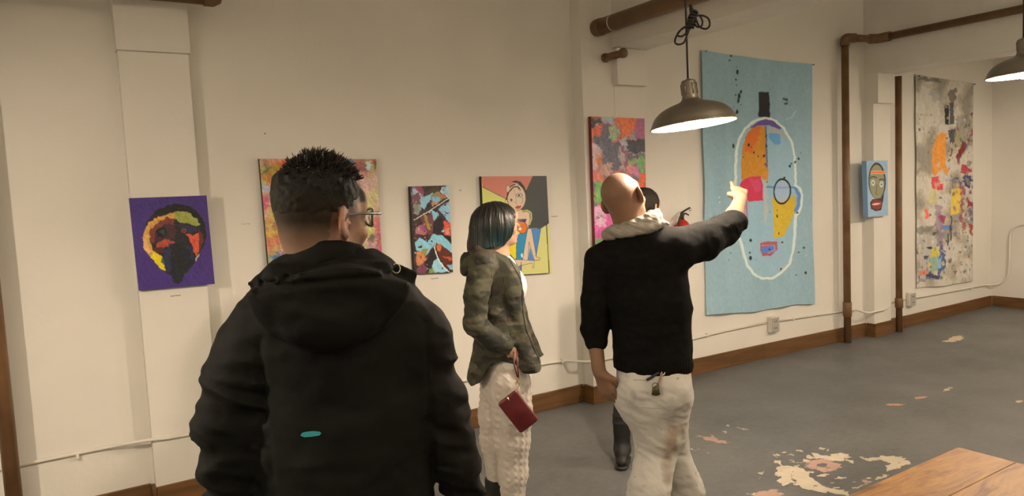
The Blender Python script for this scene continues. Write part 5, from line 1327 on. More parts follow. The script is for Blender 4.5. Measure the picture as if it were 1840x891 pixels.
# trousers and shoes (out of the picture below)
M_TR = mat_basic('dark_trousers', (.02, .022, .028), .8)
F = Field((-.25, -.25, .05), (.30, .25, .95), .009)
F.cap((-.02, 0, .88), (.06, 0, .88), .125, .125, .03, sq=([0, 1, 0], .8))
for sx in (-1, 1):
    cx = .02+sx*.095; F.chain([(cx, 0, .85), (cx+sx*.02, .01, .49), (cx+sx*.03, -.015, .09)], (.098, .076, .062), .03)
F.offset(folds(.004, 8, 8, 14, 5)); F.mesh('trousers', M_TR, me_, relax=1)
M_SHOE = mat_basic('black_leather', (.010, .0095, .009), .68, bump=.1, bscale=50)
def shoe(parent, ank, d, L=.175, hgt=.10, name='shoe', mat=None, h=.006, heel=.0, top=None):
    ank = np.array(ank, float); d = np.array(d, float); d /= np.linalg.norm(d)
    F = Field(np.array([ank[0]-.26, ank[1]-.26, -.01]), np.array([ank[0]+.26, ank[1]+.26, (top or hgt)+.09]), h)
    g = np.array([ank[0], ank[1], .045+heel]); F.cap(g-d*.045, g+d*(L-.06), .043, .038, .02, sq=([0, 0, 1], .9)); F.cap(g+d*(L-.06)*.5, g+d*L*.85+np.array([0, 0, -.012-heel*.8]), .042, .032, .02, sq=([0, 0, 1], .8))
    F.cap(g-d*.012, np.array([ank[0], ank[1], top or hgt]), .048, .052 if top else .046, .03)
    if heel: F.cap(g-d*.05, g-d*.05+np.array([0, 0, -.03]), .034, .03, .01)
    F.fun(F.lo, F.lo+F.h*(F.n-1), lambda G: np.maximum(.004-G[..., 2], G[..., 2]-(top or hgt)), 0, 'int')
    F.offset(lambda P: -.002*fbm(P*np.array([20, 20, 45]), 3, 2)*(P[:, 2] > .08))
    o = F.mesh(name, mat or M_SHOE, parent, relax=1)
    F2 = Field(F.lo, F.lo+np.array([.52, .52, .05]), h); F2.cap(g*[1, 1, 0]+[0, 0, .014]-d*.05, g*[1, 1, 0]+[0, 0, .014]+d*L*.9, .047, .040, .0, sq=([0, 0, 1], .3)); F2.mesh('sole', M_BLACK, o)
    return o
for sx in (-1, 1):
    cx = .02+sx*.125; shoe(me_, (cx, -.02, .09), (sx*.15, 1, 0))

# ================================================================== bald man pointing
S = Stand(1150, 500, 3.05); bald = person('bald person in a black sweater and stained white trousers, pointing at the banner', S)
hc = S(1120, 358); hd = Head(hc, math.radians(22), math.radians(8), math.radians(-17), .98)
SKIN2 = (0.215, 0.122, 0.076)
shL, shR = S(1082, 462), S(1216, 446); elL = S(1066, 592, -.02); wrL = S(1077, 668, -.07)
elR = S(1306, 412, .20); wrR = S(1331, 356, .40)
F = Field((-.30, -.22, 0), (.62, .78, 1.76), .0045)
hd.build(F, S(1140, 428, .0), .060)
F.cap(S(1148, 470), S(1168, 600), .125, .12, .05, sq=([0, 1, 0], .75)); F.cap(S(1160, 640), S(1172, 690), .12, .13, .05, sq=([0, 1, 0], .8))
F.cap(shL, S(1145, 445), .05, .06, .04); F.cap(shR, S(1150, 445), .05, .06, .04)
F.chain([shL, elL, wrL], (.045, .036, .027), .02); F.chain([shR, elR], (.05, .044), .03); F.chain([elR, S(1320, 388, .29), wrR], (.046, .041, .027), .02)
dR = S(1325, 318, .60)-wrR
hand(F, wrR, dR, (.25, -.3, 1.0), [.1, 1.25, 1.3, 1.3], -1, 1.0, .45, r=.0095)
hand(F, wrL, (.32, .10, -1), (-.55, -.85, 0), [.38, .48, .55, .62], -1, 1.05, .5, r=.0098)
kL, kR = S(1180, 800, .06), S(1198, 800, .12); aL, aR = S(1150, 985, -.14), S(1258, 985, .22)
leg(F, S(1148, 712), kL, aL, (.07, .045, .030)); leg(F, S(1198, 712), kR+np.array([.0, .03, 0]), aR, (.07, .040, .028)); foot(F, aL*[1, 1, 0]+[0, 0, .09], (.1, 1, 0)); foot(F, aR*[1, 1, 0]+[0, 0, .09], (.25, 1, 0))
def stub2(x, y, z, P): return np.clip((z+.03)/.05, 0, 1)*np.clip((.06-y)/.03, 0, 1)*(.13+.05*vnoise(P*150, 3))*np.clip((.125-z)/.05, .35, 1)
F.mesh('body', SKN, bald, hd.skin(SKIN2, (.40, .18, .14), stub2, (.06, .05, .045)), relax=1)
M_SW = mat_basic('black_knit', (0.0035, 0.0034, 0.0034), .9, (.006, .006, .006), 40, 2, bump=.22, bscale=240, bdist=.0015, spec=.12)
F = Field((-.32, -.24, .78), (.62, .5, 1.55), .005)
F.cap(S(1157, 475), S(1168, 545), .170, .166, 0, sq=([0, 1, 0], .66)); F.cap(S(1168, 545), S(1174, 655), .164, .164, .03, sq=([0, 1, 0], .72))
F.cap(S(1128, 442), S(1084, 468), .068, .072, .05); F.cap(S(1160, 440), S(1214, 448), .07, .082, .05)
F.chain([S(1080, 470), S(1071, 540, -.01), S(1068, 590, -.02), S(1071, 612, -.03)], (.070, .060, .055, .048), .02)
F.chain([S(1214, 447), S(1262, 434, .09), S(1300, 414, .19), S(1318, 400, .235)], (.084, .078, .066, .058), .02)
F.cap(S(1130, 432), S(1165, 428), .062, .062, .04)
ax = S(1331, 356, .40)-S(1306, 412, .20); ax /= np.linalg.norm(ax)
eC = S(1302, 414, .19)
def sf(P):
    x, y, z = P.T; r = -.005*(.5-2.2*np.abs(fbm(P*np.array([6, 6, 12]), 31, 3)))
    s_ = (P-eC)@ax; r += ((x > .30) & (s_ > -.10))*.0022*np.sin(s_*2*math.pi/.014)
    r += ((x > .2))*(-.005)*(.5-2.2*np.abs(fbm(P*np.array([20, 12, 12]), 35, 2)))
    r += .0012*np.sin(x*2*math.pi/.012)*(z < .93)
    return r
F.offset(sf)
pe_ = S(1322, 392, .25)
F.fun((.3, 0, 1.2), (.62, .5, 1.55), lambda G: (G-pe_)@ax, 0, 'int', 0) if False else None
sl, G = F.sub((.30, .05, 1.25), (.60, .48, 1.54), 0); F.D[sl] = np.maximum(F.D[sl], (G-pe_)@ax)
zh = S(1172, 660)[2]
def hem(G): return (zh-.012*np.cos((G[..., 0]-.02)*6)-.06*(G[..., 0]-.05))-G[..., 2]
sl, G = F.sub((-.20, -.24, .78), (.4, .3, 1.0), 0); F.D[sl] = np.maximum(F.D[sl], np.where(G[..., 0] < -.125, -1, hem(G)))
zc = S(1073, 624)[2]; sl, G = F.sub((-.32, -.24, .78), (-.135, .3, 1.1), 0); F.D[sl] = np.maximum(F.D[sl], np.minimum(zc-G[..., 2], 1))
F.fun(S(1142, 395)-.16, S(1142, 395)+.16, lambda G: np.maximum(np.hypot(G[..., 0]-S(1140, 400)[0], G[..., 1])-.07, S(1140, 418)[2]-G[..., 2]), .006, 'sub')
sweater = F.mesh('sweater', M_SW, bald, relax=1)
# grey scarf-like collar
M_SC = mat_basic('light_grey_scarf', (.34, .32, .28), .9, (.22, .21, .185), 14, 4, bump=.6, bscale=60, bdist=.004, stretch=(1, 1, 3))
c0 = S(1140, 405); F = Field(c0-.2, c0+.22, .0035)
def ringpts(z, rx, ry, dx=0, tl=0, n=18): return [np.array([c0[0]+dx+rx*math.cos(a), .0+ry*math.sin(a), z+tl*math.cos(a)]) for a in np.linspace(0, 2*math.pi, n+1)]
F.chain(ringpts(S(1140, 411)[2], .112, .090, -.004, .022), [.020]*19, .010); F.chain(ringpts(S(1140, 402)[2], .098, .082, .002, .028), [.019]*19, .010); F.chain(ringpts(S(1140, 396)[2], .090, .078, .006, .034), [.013]*19, .006)
F.cap(S(1178, 392, .02), S(1198, 404, .04), .017, .014, .012); F.cap(S(1105, 412, -.06), S(1092, 418, 0), .016, .012, .02); F.ell(S(1135, 412, -.07), (.095, .03, .026), None, .02)
F.offset(lambda P: -.004*(.5-2.4*np.abs(fbm(P*np.array([10, 10, 48])+P[:, :1]*np.array([0, 0, 20]), 8, 2))))
F.mesh('scarf', M_SC, bald, relax=1)
# white painter trousers
F = Field((-.24, -.34, .06), (.36, .42, 1.0), .0055)
F.cap(S(1174, 676), S(1175, 700), .152, .158, 0, sq=([0, 1, 0], .74))
F.chain([S(1150, 712, -.01), S(1180, 775, .02), kL, S(1166, 880, -.06), S(1152, 975, -.13)], (.108, .092, .088, .082, .075), .03)
F.chain([S(1196, 712, .02), S(1196, 775, .07), kR+np.array([.01, .02, 0]), S(1230, 880, .18), S(1254, 975, .22)], (.108, .088, .082, .080, .076), .022)
F.ell(S(1138, 700, -.05), (.06, .09, .08), None, .03); F.ell(S(1205, 700, -.05), (.075, .085, .09), None, .03)
def pf(P):
    x, y, z = P.T; r = -.008*(.5-2.2*np.abs(fbm(P*np.array([7, 7, 10])+z[:, None]*np.array([3, 0, 0]), 41, 3)))-.004*(.5-2.2*np.abs(fbm(P*np.array([12, 12, 30])+x[:, None]*np.array([0, 0, 12]), 43, 3)))
    return r
F.offset(pf)
kz = S(1150, 731)[2]
def tcol(P):
    C = np.tile(np.array([.53, .52, .49]), (len(P), 1)); n = fbm(P*5, 3, 3); C *= (1+.08*n)[:, None]
    def stain(c, r, col, a=1.0, f=14):
        nonlocal C
        d = np.linalg.norm((P-c)/np.array(r), axis=1); w = np.clip((1-d+.7*fbm(P*f, 9, 3))*1.6, 0, 1)[:, None]*a; C = C*(1-w)+np.array(col)*w
    stain(S(1208, 790, -.02), (.045, .2, .12), (.34, .24, .17), .75); stain(S(1200, 830, -.02), (.035, .2, .09), (.30, .24, .19), .6); stain(S(1225, 765, 0), (.025, .2, .06), (.36, .28, .2), .6)
    stain(S(1140, 715, -.1), (.045, .15, .045), (.44, .43, .43), .55); stain(S(1138, 708, -.1), (.014, .15, .03), (.3, .3, .3), .6, 30); stain(S(1218, 679, -.1), (.009, .15, .005), (.12, .12, .11), .8, 40)
    sp = np.clip((vnoise(P*60, 7)-.80)*9, 0, 1)[:, None]*.7; C = C*(1-sp)+np.array([.30, .26, .22])*sp
    return np.clip(C, 0, 1)
M_PT = mat_attr('white_painter_cloth', .8, bump=.3, bscale=220, bdist=.002)
trs = F.mesh('trousers', M_PT, bald, tcol, relax=1)
def seam(name, px, r, mat, obj, S, parent, up=.002, label=None):
    P = [h_[0]+np.array([0, -up, 0]) for h_ in surf(obj, S, px) if h_ is not None]
    if len(P) < 2: return
    o = tube(name, smooth_path(P, 3), r, mat, parent, 6)
    if label: o['label'] = label
M_TH = mat_basic('trouser_stitching', (.42, .40, .36), .9)
seam('pocket_seam', [(1122, 686), (1140, 682), (1160, 683)], .0018, M_TH, trs, S, trs, 0)
seam('pocket_seam', [(1142, 731), (1165, 732), (1185, 733), (1206, 729)], .0022, M_TH, trs, S, trs, 0)
seam('strap', [(1162, 682), (1172, 676), (1184, 668)], .0055, mat_basic('navy_strap', (.02, .018, .035), .6), trs, S, trs, .006, 'dark navy strap from the back pocket')
seam('strap', [(1190, 662), (1188, 672), (1184, 684), (1180, 692)], .004, mat_basic('tan_strap', (.32, .2, .14), .6), trs, S, trs, .010, 'tan strap holding the keys')
h_ = surf(trs, S, [(1178, 700), (1190, 665)])
kp = h_[0][0]+np.array([0, -.018, 0]); bm = bmesh.new()
for k in range(5):
    a = -.5+k*.25; d = np.array([math.sin(a)*.6, -.05+.03*k, -1]); d /= np.linalg.norm(d); top = kp+np.array([0, 0, .018])
    bm_tube(bm, [top, top+d*.012, top+d*.036], [.006, .0105, .008], 8)
bm_tube(bm, [kp+np.array([.014*math.cos(a), .004*math.sin(a), .020+.012*math.sin(a)]) for a in np.linspace(0, 6.28, 13)[:-1]], .0016, 6, closed=True)
ky = from_bm('key_bunch', bm, mat_basic('dull_brass_keys', (.09, .085, .04), .4, metal=.5), trs, True); ky['label'] = 'bunch of dull keys hanging at the back pocket'
kq = h_[1][0]+np.array([0, -.012, 0]); tube('carabiner', [kq+np.array([.010*math.cos(a), .003*math.sin(a), .016*math.sin(a)]) for a in np.linspace(0, 6.28, 15)[:-1]], .0028, M_COND, trs, 8, closed=True)
for a_, d_ in ((aL, (.1, 1, 0)), (aR, (.25, 1, 0))): shoe(bald, (a_[0], a_[1], .09), d_, mat=mat_basic('brown_work_shoe', (.06, .04, .03), .6))

# ================================================================== woman in the camouflage jacket
S = Stand(900, 500, 3.5); wo = person('person with black and teal bob, camouflage jacket and white knit trousers', S)
hc = S(897.5, 401); hd = Head(hc, math.radians(82), math.radians(-3), math.radians(2), .90)
F = Field((-.26, -.28, 0), (.26, .28, 1.66), .0045)
hd.build(F, S(895, 470, 0), .052, True)
F.cap(S(890, 500), S(900, 600), .085, .08, .05, sq=([0, 1, 0], 1.5)); F.cap(S(905, 640), S(910, 670), .085, .09, .05, sq=([0, 1, 0], 1.2)); F.ell(S(920, 512, -.06), (.045, .05, .06), None, .03); F.ell(S(920, 512, .06), (.045, .05, .06), None, .03)
shN, shF = S(870, 472, -.155), S(878, 470, .155); elN = S(854, 585, -.19); wrN = S(909, 622, -.15)
F.cap(shN, shF, .045, .045, .05); F.chain([shN, elN, wrN], (.044, .036, .024), .03); F.chain([shF, S(872, 530, .19), S(873, 582, .20), S(912, 618, .15)], (.040, .034, .030, .022), .02)
hand(F, wrN, (.8, .1, -.55), (.3, -1, .2), .45, 1, .9, .4); hand(F, S(912, 618, .15), (.5, -.3, -.7), (.3, 1, .2), .45, -1, .9, .4)
aA, aB = S(893, 935, .10), S(925, 945, -.06)
leg(F, S(902, 690, .08), S(892, 790, .10), aA, (.08, .055, .038)); leg(F, S(912, 690, -.08), S(918, 790, -.06), aB, (.08, .055, .038)); foot(F, aA*[1, 1, 0]+[0, 0, .08], (1, .2, 0), .033, L=.14); foot(F, aB*[1, 1, 0]+[0, 0, .08], (1, .1, 0), .033, L=.14)
def s0(x, y, z, P): return 0*x
SKIN3 = (.40, .245, .165)
F.mesh('body', SKN, wo, hd.skin(SKIN3, (.50, .17, .14), None), relax=1)
# bob
c0 = S(884, 405); F = Field(c0-.19, c0+np.array([.19, .19, .17]), .0036); A_ = hd.A()
F.ell(S(889, 402, 0), (.120, .100, .108), None, 0); F.cap(S(884, 408, 0), S(876, 440, 0), .096, .098, .03, sq=([0, 1, 0], 1.0)); F.cap(S(862, 415), S(852, 446), .045, .026, .02)
F.ell(hd.p(0, .105, -.045), (.078*1.0, .075, .105), A_, .006, 'sub'); F.ell(hd.p(0, .095, -.16), (.11, .10, .085), A_, .02, 'sub')
zb = S(880, 444)[2]
def bcut(G): return (zb+.22*(G[..., 0]-S(850, 440)[0])*(.6)-.010)-G[..., 2]
F.fun(F.lo, F.lo+F.h*(F.n-1), bcut, .006, 'int')
cH = S(884, 400)
def strand(P):
    q = P-cH; a = np.arctan2(q[:, 1], q[:, 0]); v = q[:, 2]
    return -.0009*np.sin(a*42+9*vnoise(P*12, 3))-.0020*vnoise(np.stack([a*30, v*7, a*0], 1), 5)-.003*vnoise(np.stack([a*9, v*5, a*0], 1), 8)
F.offset(strand)
def bcol(P):
    z = P[:, 2]; q = P-cH; a = np.arctan2(q[:, 1], q[:, 0])
    w = np.clip((cH[2]+.02-z)/.09+.55*vnoise(np.stack([a*20, z*6, a*0], 1), 6), 0, 1)[:, None]*np.clip((q[:, 0]+.13)/.12, .25, 1)[:, None]
    st_ = (1+.4*vnoise(np.stack([a*60, z*8, a*0], 1), 2))[:, None]
    return np.clip((np.array([.008, .007, .0065])*(1-w)+np.array([.003, .021, .023])*w)*st_, .002, 1)
mh = mat_attr('sleek_dyed_hair', .46, bump=.4, bscale=150, bdist=.003)
F.mesh('hair', mh, wo, bcol)
bm = bmesh.new()
for sx in (1,):
    bm_tube(bm, [hd.p(sx*(.032+.026*math.cos(a)), .110, .0+.020*math.sin(a)) for a in np.linspace(0, 6.28, 21)[:-1]], .0014, 6, closed=True); bm_tube(bm, [hd.p(sx*.083, .0, .01), hd.p(sx*.07, .06, .01), hd.p(sx*.058, .108, .006)], .0014, 6)
    sx = -1; bm_tube(bm, [hd.p(sx*(.032+.026*math.cos(a)), .110, .0+.020*math.sin(a)) for a in np.linspace(0, 6.28, 21)[:-1]], .0014, 6, closed=True); bm_tube(bm, [hd.p(sx*.083, .0, .01), hd.p(sx*.07, .06, .01), hd.p(sx*.058, .108, .006)], .0014, 6)
bm_tube(bm, [hd.p(-.008, .110, .004), hd.p(.008, .110, .004)], .0014, 6)
from_bm('glasses', bm, mat_basic('thin_gold_frame', (.5, .35, .18), .3, metal=.8), wo, True)
# white top
M_TOP = mat_basic('white_jersey', (.74, .72, .68), .8, bump=.2, bscale=120)
F = Field((-.2, -.22, .72), (.26, .22, 1.36), .0055)
F.cap(S(893, 490), S(905, 600), .102, .098, .0, sq=([0, 1, 0], 1.35)); F.cap(S(905, 600), S(915, 640), .098, .115, .03, sq=([0, 1, 0], 1.2)); F.ell(S(928, 514, -.060), (.050, .062, .072), None, .04); F.ell(S(928, 514, .060), (.050, .062, .072), None, .04)
F.cap(S(884, 462, -.07), S(900, 480, -.09), .03, .04, .03); F.cap(S(884, 462, .07), S(900, 480, .09), .03, .04, .03)
F.offset(folds(.003, 10, 10, 12, 51)); F.mesh('tank_top', M_TOP, wo, relax=1)
# camouflage jacket
def camo():
    m, nt, b = new_mat('camouflage_cloth'); L = nt.links.new; tc = N(nt, 'ShaderNodeTexCoord'); mp = N(nt, 'ShaderNodeMapping'); mp.inputs['Scale'].default_value = (1, 1, 2.1); L(tc.outputs['Object'], mp.inputs[0])
    cur = (.034, .034, .020, 1); prev = None
    for i, (col, th, sc) in enumerate([((.062, .060, .036), .52, 7), ((.014, .014, .010), .55, 8), ((.040, .030, .018), .60, 7), ((.085, .082, .052), .65, 9)]):
        ma = N(nt, 'ShaderNodeVectorMath', operation='ADD'); ma.inputs[1].default_value = (i*3.7, i*1.3, i*2.1); L(mp.outputs[0], ma.inputs[0])
        n = N(nt, 'ShaderNodeTexNoise', i_Scale=float(sc), i_Detail=2.5, i_Roughness=.45); L(ma.outputs[0], n.inputs['Vector'])
        r = N(nt, 'ShaderNodeMapRange'); r.inputs[1].default_value = th-.008; r.inputs[2].default_value = th+.008; L(n.outputs['Fac'], r.inputs[0])
        mx = N(nt, 'ShaderNodeMix', data_type='RGBA'); L(r.outputs[0], mx.inputs[0]); mx.inputs[7].default_value = (*col, 1)
        if prev is None: mx.inputs[6].default_value = cur
        else: L(prev, mx.inputs[6])
        prev = mx.outputs[2]
    L(prev, b.inputs['Base Color']); b.inputs['Roughness'].default_value = .8
    n = N(nt, 'ShaderNodeTexNoise', i_Scale=90.0, i_Detail=3.0); L(tc.outputs['Object'], n.inputs['Vector']); bp = N(nt, 'ShaderNodeBump', i_Strength=.35, i_Distance=.003); L(n.outputs['Fac'], bp.inputs['Height']); L(bp.outputs[0], b.inputs['Normal']); return m
M_CAMO = camo()
F = Field((-.30, -.30, .66), (.30, .30, 1.45), .005)
F.cap(S(890, 485), S(896, 560), .112, .108, 0, sq=([0, 1, 0], 1.45)); F.cap(S(896, 560), S(900, 610), .108, .118, .03, sq=([0, 1, 0], 1.4)); F.cap(S(898, 605), S(890, 690), .115, .145, .04, sq=([0, 1, 0], 1.25)); F.cap(S(910, 600), S(925, 700), .09, .115, .04, sq=([0, 1, 0], 1.45))
F.chain([S(917, 490, -.06), S(923, 551, -.09), S(950, 650, -.13), S(962, 700, -.14)], (.040, .040, .046, .046), .03); F.chain([S(917, 490, .06), S(930, 551, .09), S(966, 650, .14), S(978, 700, .15)], (.04, .036, .036, .036), .03)
F.cap(S(872, 474, -.13), S(878, 474, .13), .062, .062, .04); F.ell(S(918, 518, -.082), (.056, .058, .085), None, .04); F.ell(S(919, 515, .080), (.058, .060, .085), None, .04)
F.cap(S(884, 456, -.06), S(905, 466, -.05), .03, .03, .02); F.cap(S(884, 456, .06), S(905, 466, .05), .03, .03, .02)
F.chain([S(866, 476, -.16), S(856, 530, -.19), S(854, 582, -.20), S(884, 611, -.19), S(908, 622, -.175)], (.062, .056, .055, .048, .036), .018)
F.chain([S(872, 476, .16), S(870, 530, .19), S(872, 582, .20), S(900, 608, .19), S(918, 622, .15)], (.062, .056, .055, .048, .036), .018)
F.ell(S(848, 472, 0), (.060, .115, .062), None, .015); F.cap(S(858, 452, -.07), S(858, 452, .07), .035, .035, .03); F.cap(S(838, 486, -.05), S(838, 486, .05), .028, .028, .02)
F.ell(S(850, 456, 0), (.04, .07, .03), None, .01, 'sub')
F.offset(lambda P: -.0055*(.5-2.3*np.abs(fbm(P*np.array([9, 9, 12])+P[:, :1]*np.array([0, 0, 9]), 61, 3)))-.003*(.5-2.2*np.abs(fbm(P*np.array([14, 14, 40]), 66, 2)))*(P[:, 1] < -.13))
# open front, neck opening, curved hem
ztop = S(920, 455)[2]
def front(G):
    z = G[..., 2]; px = np.interp(z, [S(983, 650)[2], S(970, 610)[2], S(950, 575)[2], S(939, 540)[2], S(934, 500)[2], S(918, 462)[2], S(905, 445)[2]], [S(930, 650)[0], S(930, 615)[0], S(926, 575)[0], S(922, 540)[0], S(916, 500)[0], S(905, 462)[0], S(890, 445)[0]])
    wdt = np.interp(z, [S(900, 650)[2], S(900, 560)[2], S(900, 480)[2], S(900, 455)[2]], [.105, .065, .055, .080])
    return np.maximum(px-.012-G[..., 0], np.abs(G[..., 1]+.01)-wdt)
F.fun(F.lo, F.lo+F.h*(F.n-1), lambda G: np.maximum(front(G), -.0), .004, 'sub') if False else None
sl, G = F.sub(F.lo, F.lo+F.h*(F.n-1), 0)
inn = front(G); F.D = np.maximum(F.D, -inn)
xs = [S(x, y)[0] for x, y in [(832, 676), (848, 684), (864, 674), (874, 655), (884, 640), (902, 636), (925, 642), (938, 656), (960, 655), (985, 648)]]; zs_ = [S(x, y)[2] for x, y in [(832, 676), (848, 684), (864, 674), (874, 655), (884, 640), (902, 636), (925, 642), (938, 656), (960, 655), (985, 648)]]
F.D = np.maximum(F.D, np.interp(G[..., 0], xs, zs_)-G[..., 2])
# hollow at the hem and at the neck
F.cap(S(905, 640), S(905, 720), .10, .13, .004, sq=([0, 1, 0], 1.25), op='sub'); F.cap(S(896, 455), S(893, 440), .058, .075, .006, op='sub')
F.mesh('camouflage_jacket', M_CAMO, wo, relax=1); jk = wo.children[-1] if False else [o for o in bpy.data.objects if o.name.startswith('camouflage_jacket')][-1]
M_OL = mat_basic('dark_olive_tape', (.012, .012, .008), .7)
seam('placket', [(915, 466), (928, 488), (937, 508), (938, 535), (940, 560), (945, 590), (955, 615), (968, 645)], .0032, M_OL, jk, S, jk, .001)
seam('seam', [(880, 474), (884, 500), (884, 530), (880, 560)], .0016, M_OL, jk, S, jk, 0); seam('seam', [(905, 500), (910, 540), (913, 575), (918, 605)], .0016, M_OL, jk, S, jk, 0)
for px in [(913, 461), (905, 456)]:
    h_ = surf(jk, S, [px])[0]
    if h_: 
        bm = bmesh.new(); bmesh.ops.create_uvsphere(bm, u_segments=10, v_segments=6, radius=.0055); bmesh.ops.translate(bm, verts=bm.verts, vec=h_[0]); from_bm('snap_button', bm, M_PLATE, jk, True)
# cable-knit trousers
M_KN = mat_basic('white_cable_knit', (.60, .55, .49), .9, (.53, .48, .43), 30, 2, bump=.5, bscale=120, bdist=.003)
F = Field((-.22, -.26, .10), (.24, .28, 1.0), .0042)
F.cap(S(912, 645), S(908, 690), .108, .116, 0, sq=([0, 1, 0], 1.3))
F.chain([S(898, 690, .08), S(892, 745, .09), S(889, 790, .10), S(893, 868, .10)], (.100, .086, .070, .046), .03)
F.chain([S(918, 690, -.08), S(921, 745, -.07), S(920, 790, -.06), S(922, 850, -.06), S(923, 925, -.06)], (.100, .092, .084, .068, .052), .03)
def knit(P):
    x, y, z = P.T; a = np.arctan2(y+.08*np.sign(-y+.01)*0, x-.02); u = (x*.92+y*.55)/.034; ph = u-np.floor(u)-.5; col = np.floor(u)
    rib = -.0016*np.cos(ph*2*math.pi); cab = -.0022*np.maximum(0, np.cos(ph*2*math.pi))*np.sin(z*2*math.pi/.036+col*2.1+ph*2)
    return rib*.8+cab+.0
F.offset(knit); F.offset(folds(.003, 6, 6, 3, 71))
sl, G = F.sub((-.22, .02, .1), (.24, .28, .4), 0); F.D[sl] = np.maximum(F.D[sl], S(893, 866, .1)[2]-G[..., 2])
F.D[..., :] = np.maximum(F.D, .13-(F.lo[2]+F.h*np.arange(F.n[2]))[None, None, :])
F.mesh('knit_trousers', M_KN, wo, relax=0)
shoe(wo, (aA[0], aA[1], .08), (1, .2, 0), L=.14, name='boot', heel=.025, top=S(893, 858, .1)[2]); shoe(wo, (aB[0], aB[1], .08), (1, .1, 0), L=.14, name='boot', heel=.025, top=.2)
# wristlet purse
pu = empty('wristlet_purse', S.base, S.rz); tag(pu, 'dark red leather wristlet purse with gold clasp hanging below the camouflage jacket', 'purse')
M_PU = mat_basic('dark_red_leather', (.125, .013, .017), .38, (.09, .009, .012), 20, 4, bump=.25, bscale=150, bdist=.001); M_GOLD = mat_basic('gold_metal', (.75, .55, .28), .25, metal=1)
q = [S(898, 723, -.26), S(931, 698, -.26), S(961, 755, -.26), S(934, 780, -.26)]
ux = q[1]-q[0]; uz = q[3]-q[0]; w_ = np.linalg.norm(ux); l_ = np.linalg.norm(uz)
ex_ = ux/w_; ey_ = uz-ex_*(uz@ex_); ey_ /= np.linalg.norm(ey_); en = np.cross(ex_, ey_); cc = sum(q)/4
def pouch(G):
    P = G-cc; a = np.abs(P@ex_)-(w_/2-.012); b_ = np.abs(P@ey_)-(l_/2-.012); c_ = P@en; th = .011+.006*np.clip(1-((P@ex_)/w_*2)**2, 0, 1)*np.clip(1-((P@ey_)/l_*2)**2, 0, 1)
    d2 = np.hypot(np.maximum(a, 0), np.maximum(b_, 0))+np.minimum(np.maximum(a, b_), 0)-.012
    return np.hypot(np.maximum(d2+.006, 0), np.maximum(np.abs(c_)-th+.004, 0))+np.minimum(np.maximum(d2+.006, np.abs(c_)-th+.004), 0)-.006
F = Field(cc-.16, cc+.16, .0032); F.fun(F.lo, F.lo+F.h*(F.n-1), pouch); F.offset(lambda P: -.0012*fbm(P*30, 3, 2)); F.mesh('pouch', M_PU, pu, relax=1)
tube('zip', [q[0]+ex_*.012+ey_*.004-en*0, q[1]-ex_*.012+ey_*.004], .004, M_GOLD, pu, 8); tube('zip_pull', [q[0]+ex_*.045-ey_*.002+np.array([0, -.016, 0]), q[0]+ex_*.04+ey_*.022+np.array([0, -.018, 0])], [.004, .003], M_GOLD, pu, 8)
cl = S(930, 690, -.25)
for k, (x, y) in enumerate([(931, 682), (930, 690), (929, 698)]):
    c_ = S(x, y, -.25); tube('clasp_ring', [c_+np.array([.008*math.cos(a)*(1 if k % 2 else .5), .008*math.cos(a)*(0 if k % 2 else .8), .011*math.sin(a)]) for a in np.linspace(0, 6.28, 13)[:-1]], .002, M_GOLD, pu, 6, closed=True)
for s_ in (-1, 1): tube('strap', smooth_path([S(926+3*s_, 632, -.20), S(927+3*s_, 655, -.245), S(931+s_, 678, -.25)], 5), .0035, M_PU, pu, 8)

# ================================================================== figure hidden behind the bald man
S = Stand(1145, 600, 4.25); hp = person('dark-haired person in black with black boots, mostly hidden behind the bald one', S)
hc = S(1160, 374); hd = Head(hc, math.radians(38), 0, 0, .93)
F = Field((-.30, -.26, 0), (.34, .26, 1.66), .006)
hd.build(F, S(1160, 412), .05, True)
F.cap(S(1160, 440), S(1155, 520), .10, .10, .05, sq=([0, 1, 0], .75)); F.cap(S(1145, 585), S(1166, 585), .085, .085, .05, sq=([0, 1, 0], .8)); 
for sx in (-1, 1):
    sh = S(1160+sx*45, 432); F.cap(sh, S(1160, 425), .045, .05, .04); F.chain([sh, S(1160+sx*48, 500, -.03), S(1160+sx*22, 525, -.14)], (.04, .036, .025), .03)
    hand(F, S(1160+sx*22, 525, -.14), (-sx, -.1, .1), (0, -1, .3), .5, sx, .9)
lA = S(1118, 803, -.02); lB = S(1176, 803, .02)
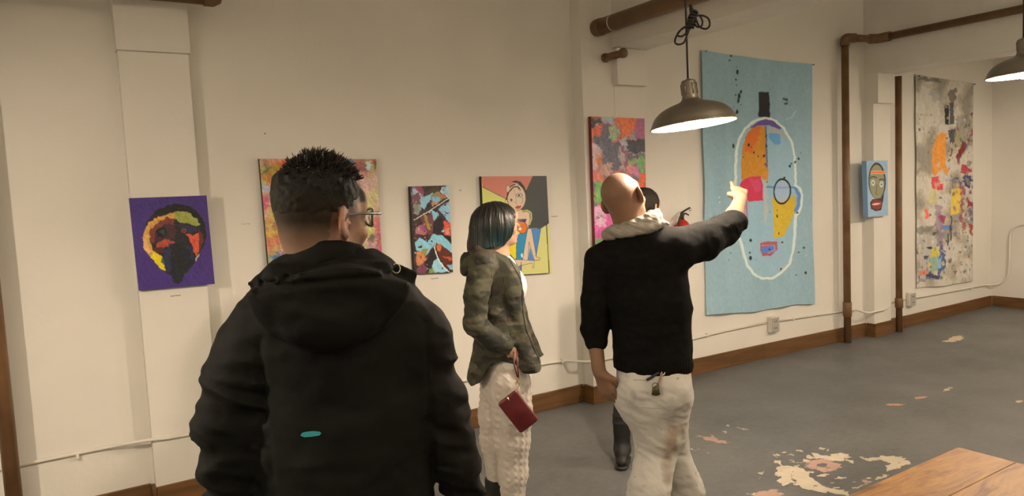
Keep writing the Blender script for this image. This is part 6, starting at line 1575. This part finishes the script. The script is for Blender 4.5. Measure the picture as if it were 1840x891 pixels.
leg(F, S(1142, 590), S(1126, 700), lA*[1, 1, 0]+[0, 0, .09], (.075, .05, .035)); leg(F, S(1170, 590), S(1174, 700), lB*[1, 1, 0]+[0, 0, .09], (.075, .05, .035))
F.mesh('body', SKN, hp, hd.skin((.46, .27, .17), (.42, .18, .15), None), relax=1)
F = Field(hc-.18, hc+.18, .005); F.ell(hd.p(0, -.018, .036), (.083, .100, .088), hd.A(), 0); F.cap(hd.p(0, -.05, .0), hd.p(0, -.06, -.09), .07, .06, .03); F.ell(hd.p(0, .10, -.03), (.062, .07, .085), hd.A(), .006, 'sub')
F.offset(lambda P: -.002*vnoise(P*70, 3)); F.mesh('hair', M_HAIR, hp, (.012, .009, .007))
F = Field((-.32, -.28, .62), (.36, .28, 1.5), .007); F.cap(S(1160, 448), S(1155, 530), .12, .115, 0, sq=([0, 1, 0], .78)); F.cap(S(1155, 530), S(1156, 600), .115, .135, .03, sq=([0, 1, 0], .85)); F.cap(S(1156, 600), S(1157, 640), .145, .152, .03, sq=([0, 1, 0], .85))
for sx in (-1, 1):
    sh = S(1160+sx*46, 438); F.cap(sh, S(1160, 428), .055, .055, .04); F.chain([sh, S(1160+sx*50, 500, -.03), S(1160+sx*28, 523, -.12)], (.055, .050, .038), .02)
F.offset(folds(.004, 8, 8, 12, 81)); F.mesh('black_coat', M_JK, hp, relax=1)
F = Field((-.3, -.28, .2), (.36, .28, 1.0), .006); F.cap(S(1143, 590), S(1168, 590), .105, .105, 0, sq=([0, 1, 0], .85)); F.chain([S(1142, 600), S(1124, 700), lA*[1, 1, 0]+[0, 0, .25]], (.09, .062, .052), .03); F.chain([S(1170, 600), S(1174, 700), lB*[1, 1, 0]+[0, 0, .25]], (.09, .062, .052), .03)
F.offset(lambda P: -.004*(.5-2*np.abs(fbm(P*np.array([10, 10, 26]), 84, 2)))); F.mesh('black_trousers', M_TR, hp, relax=1)
for a_ in (lA, lB): shoe(hp, (a_[0], a_[1], .09), (-.05, -1, 0), L=.11, name='boot', heel=.035, top=.30, h=.005)
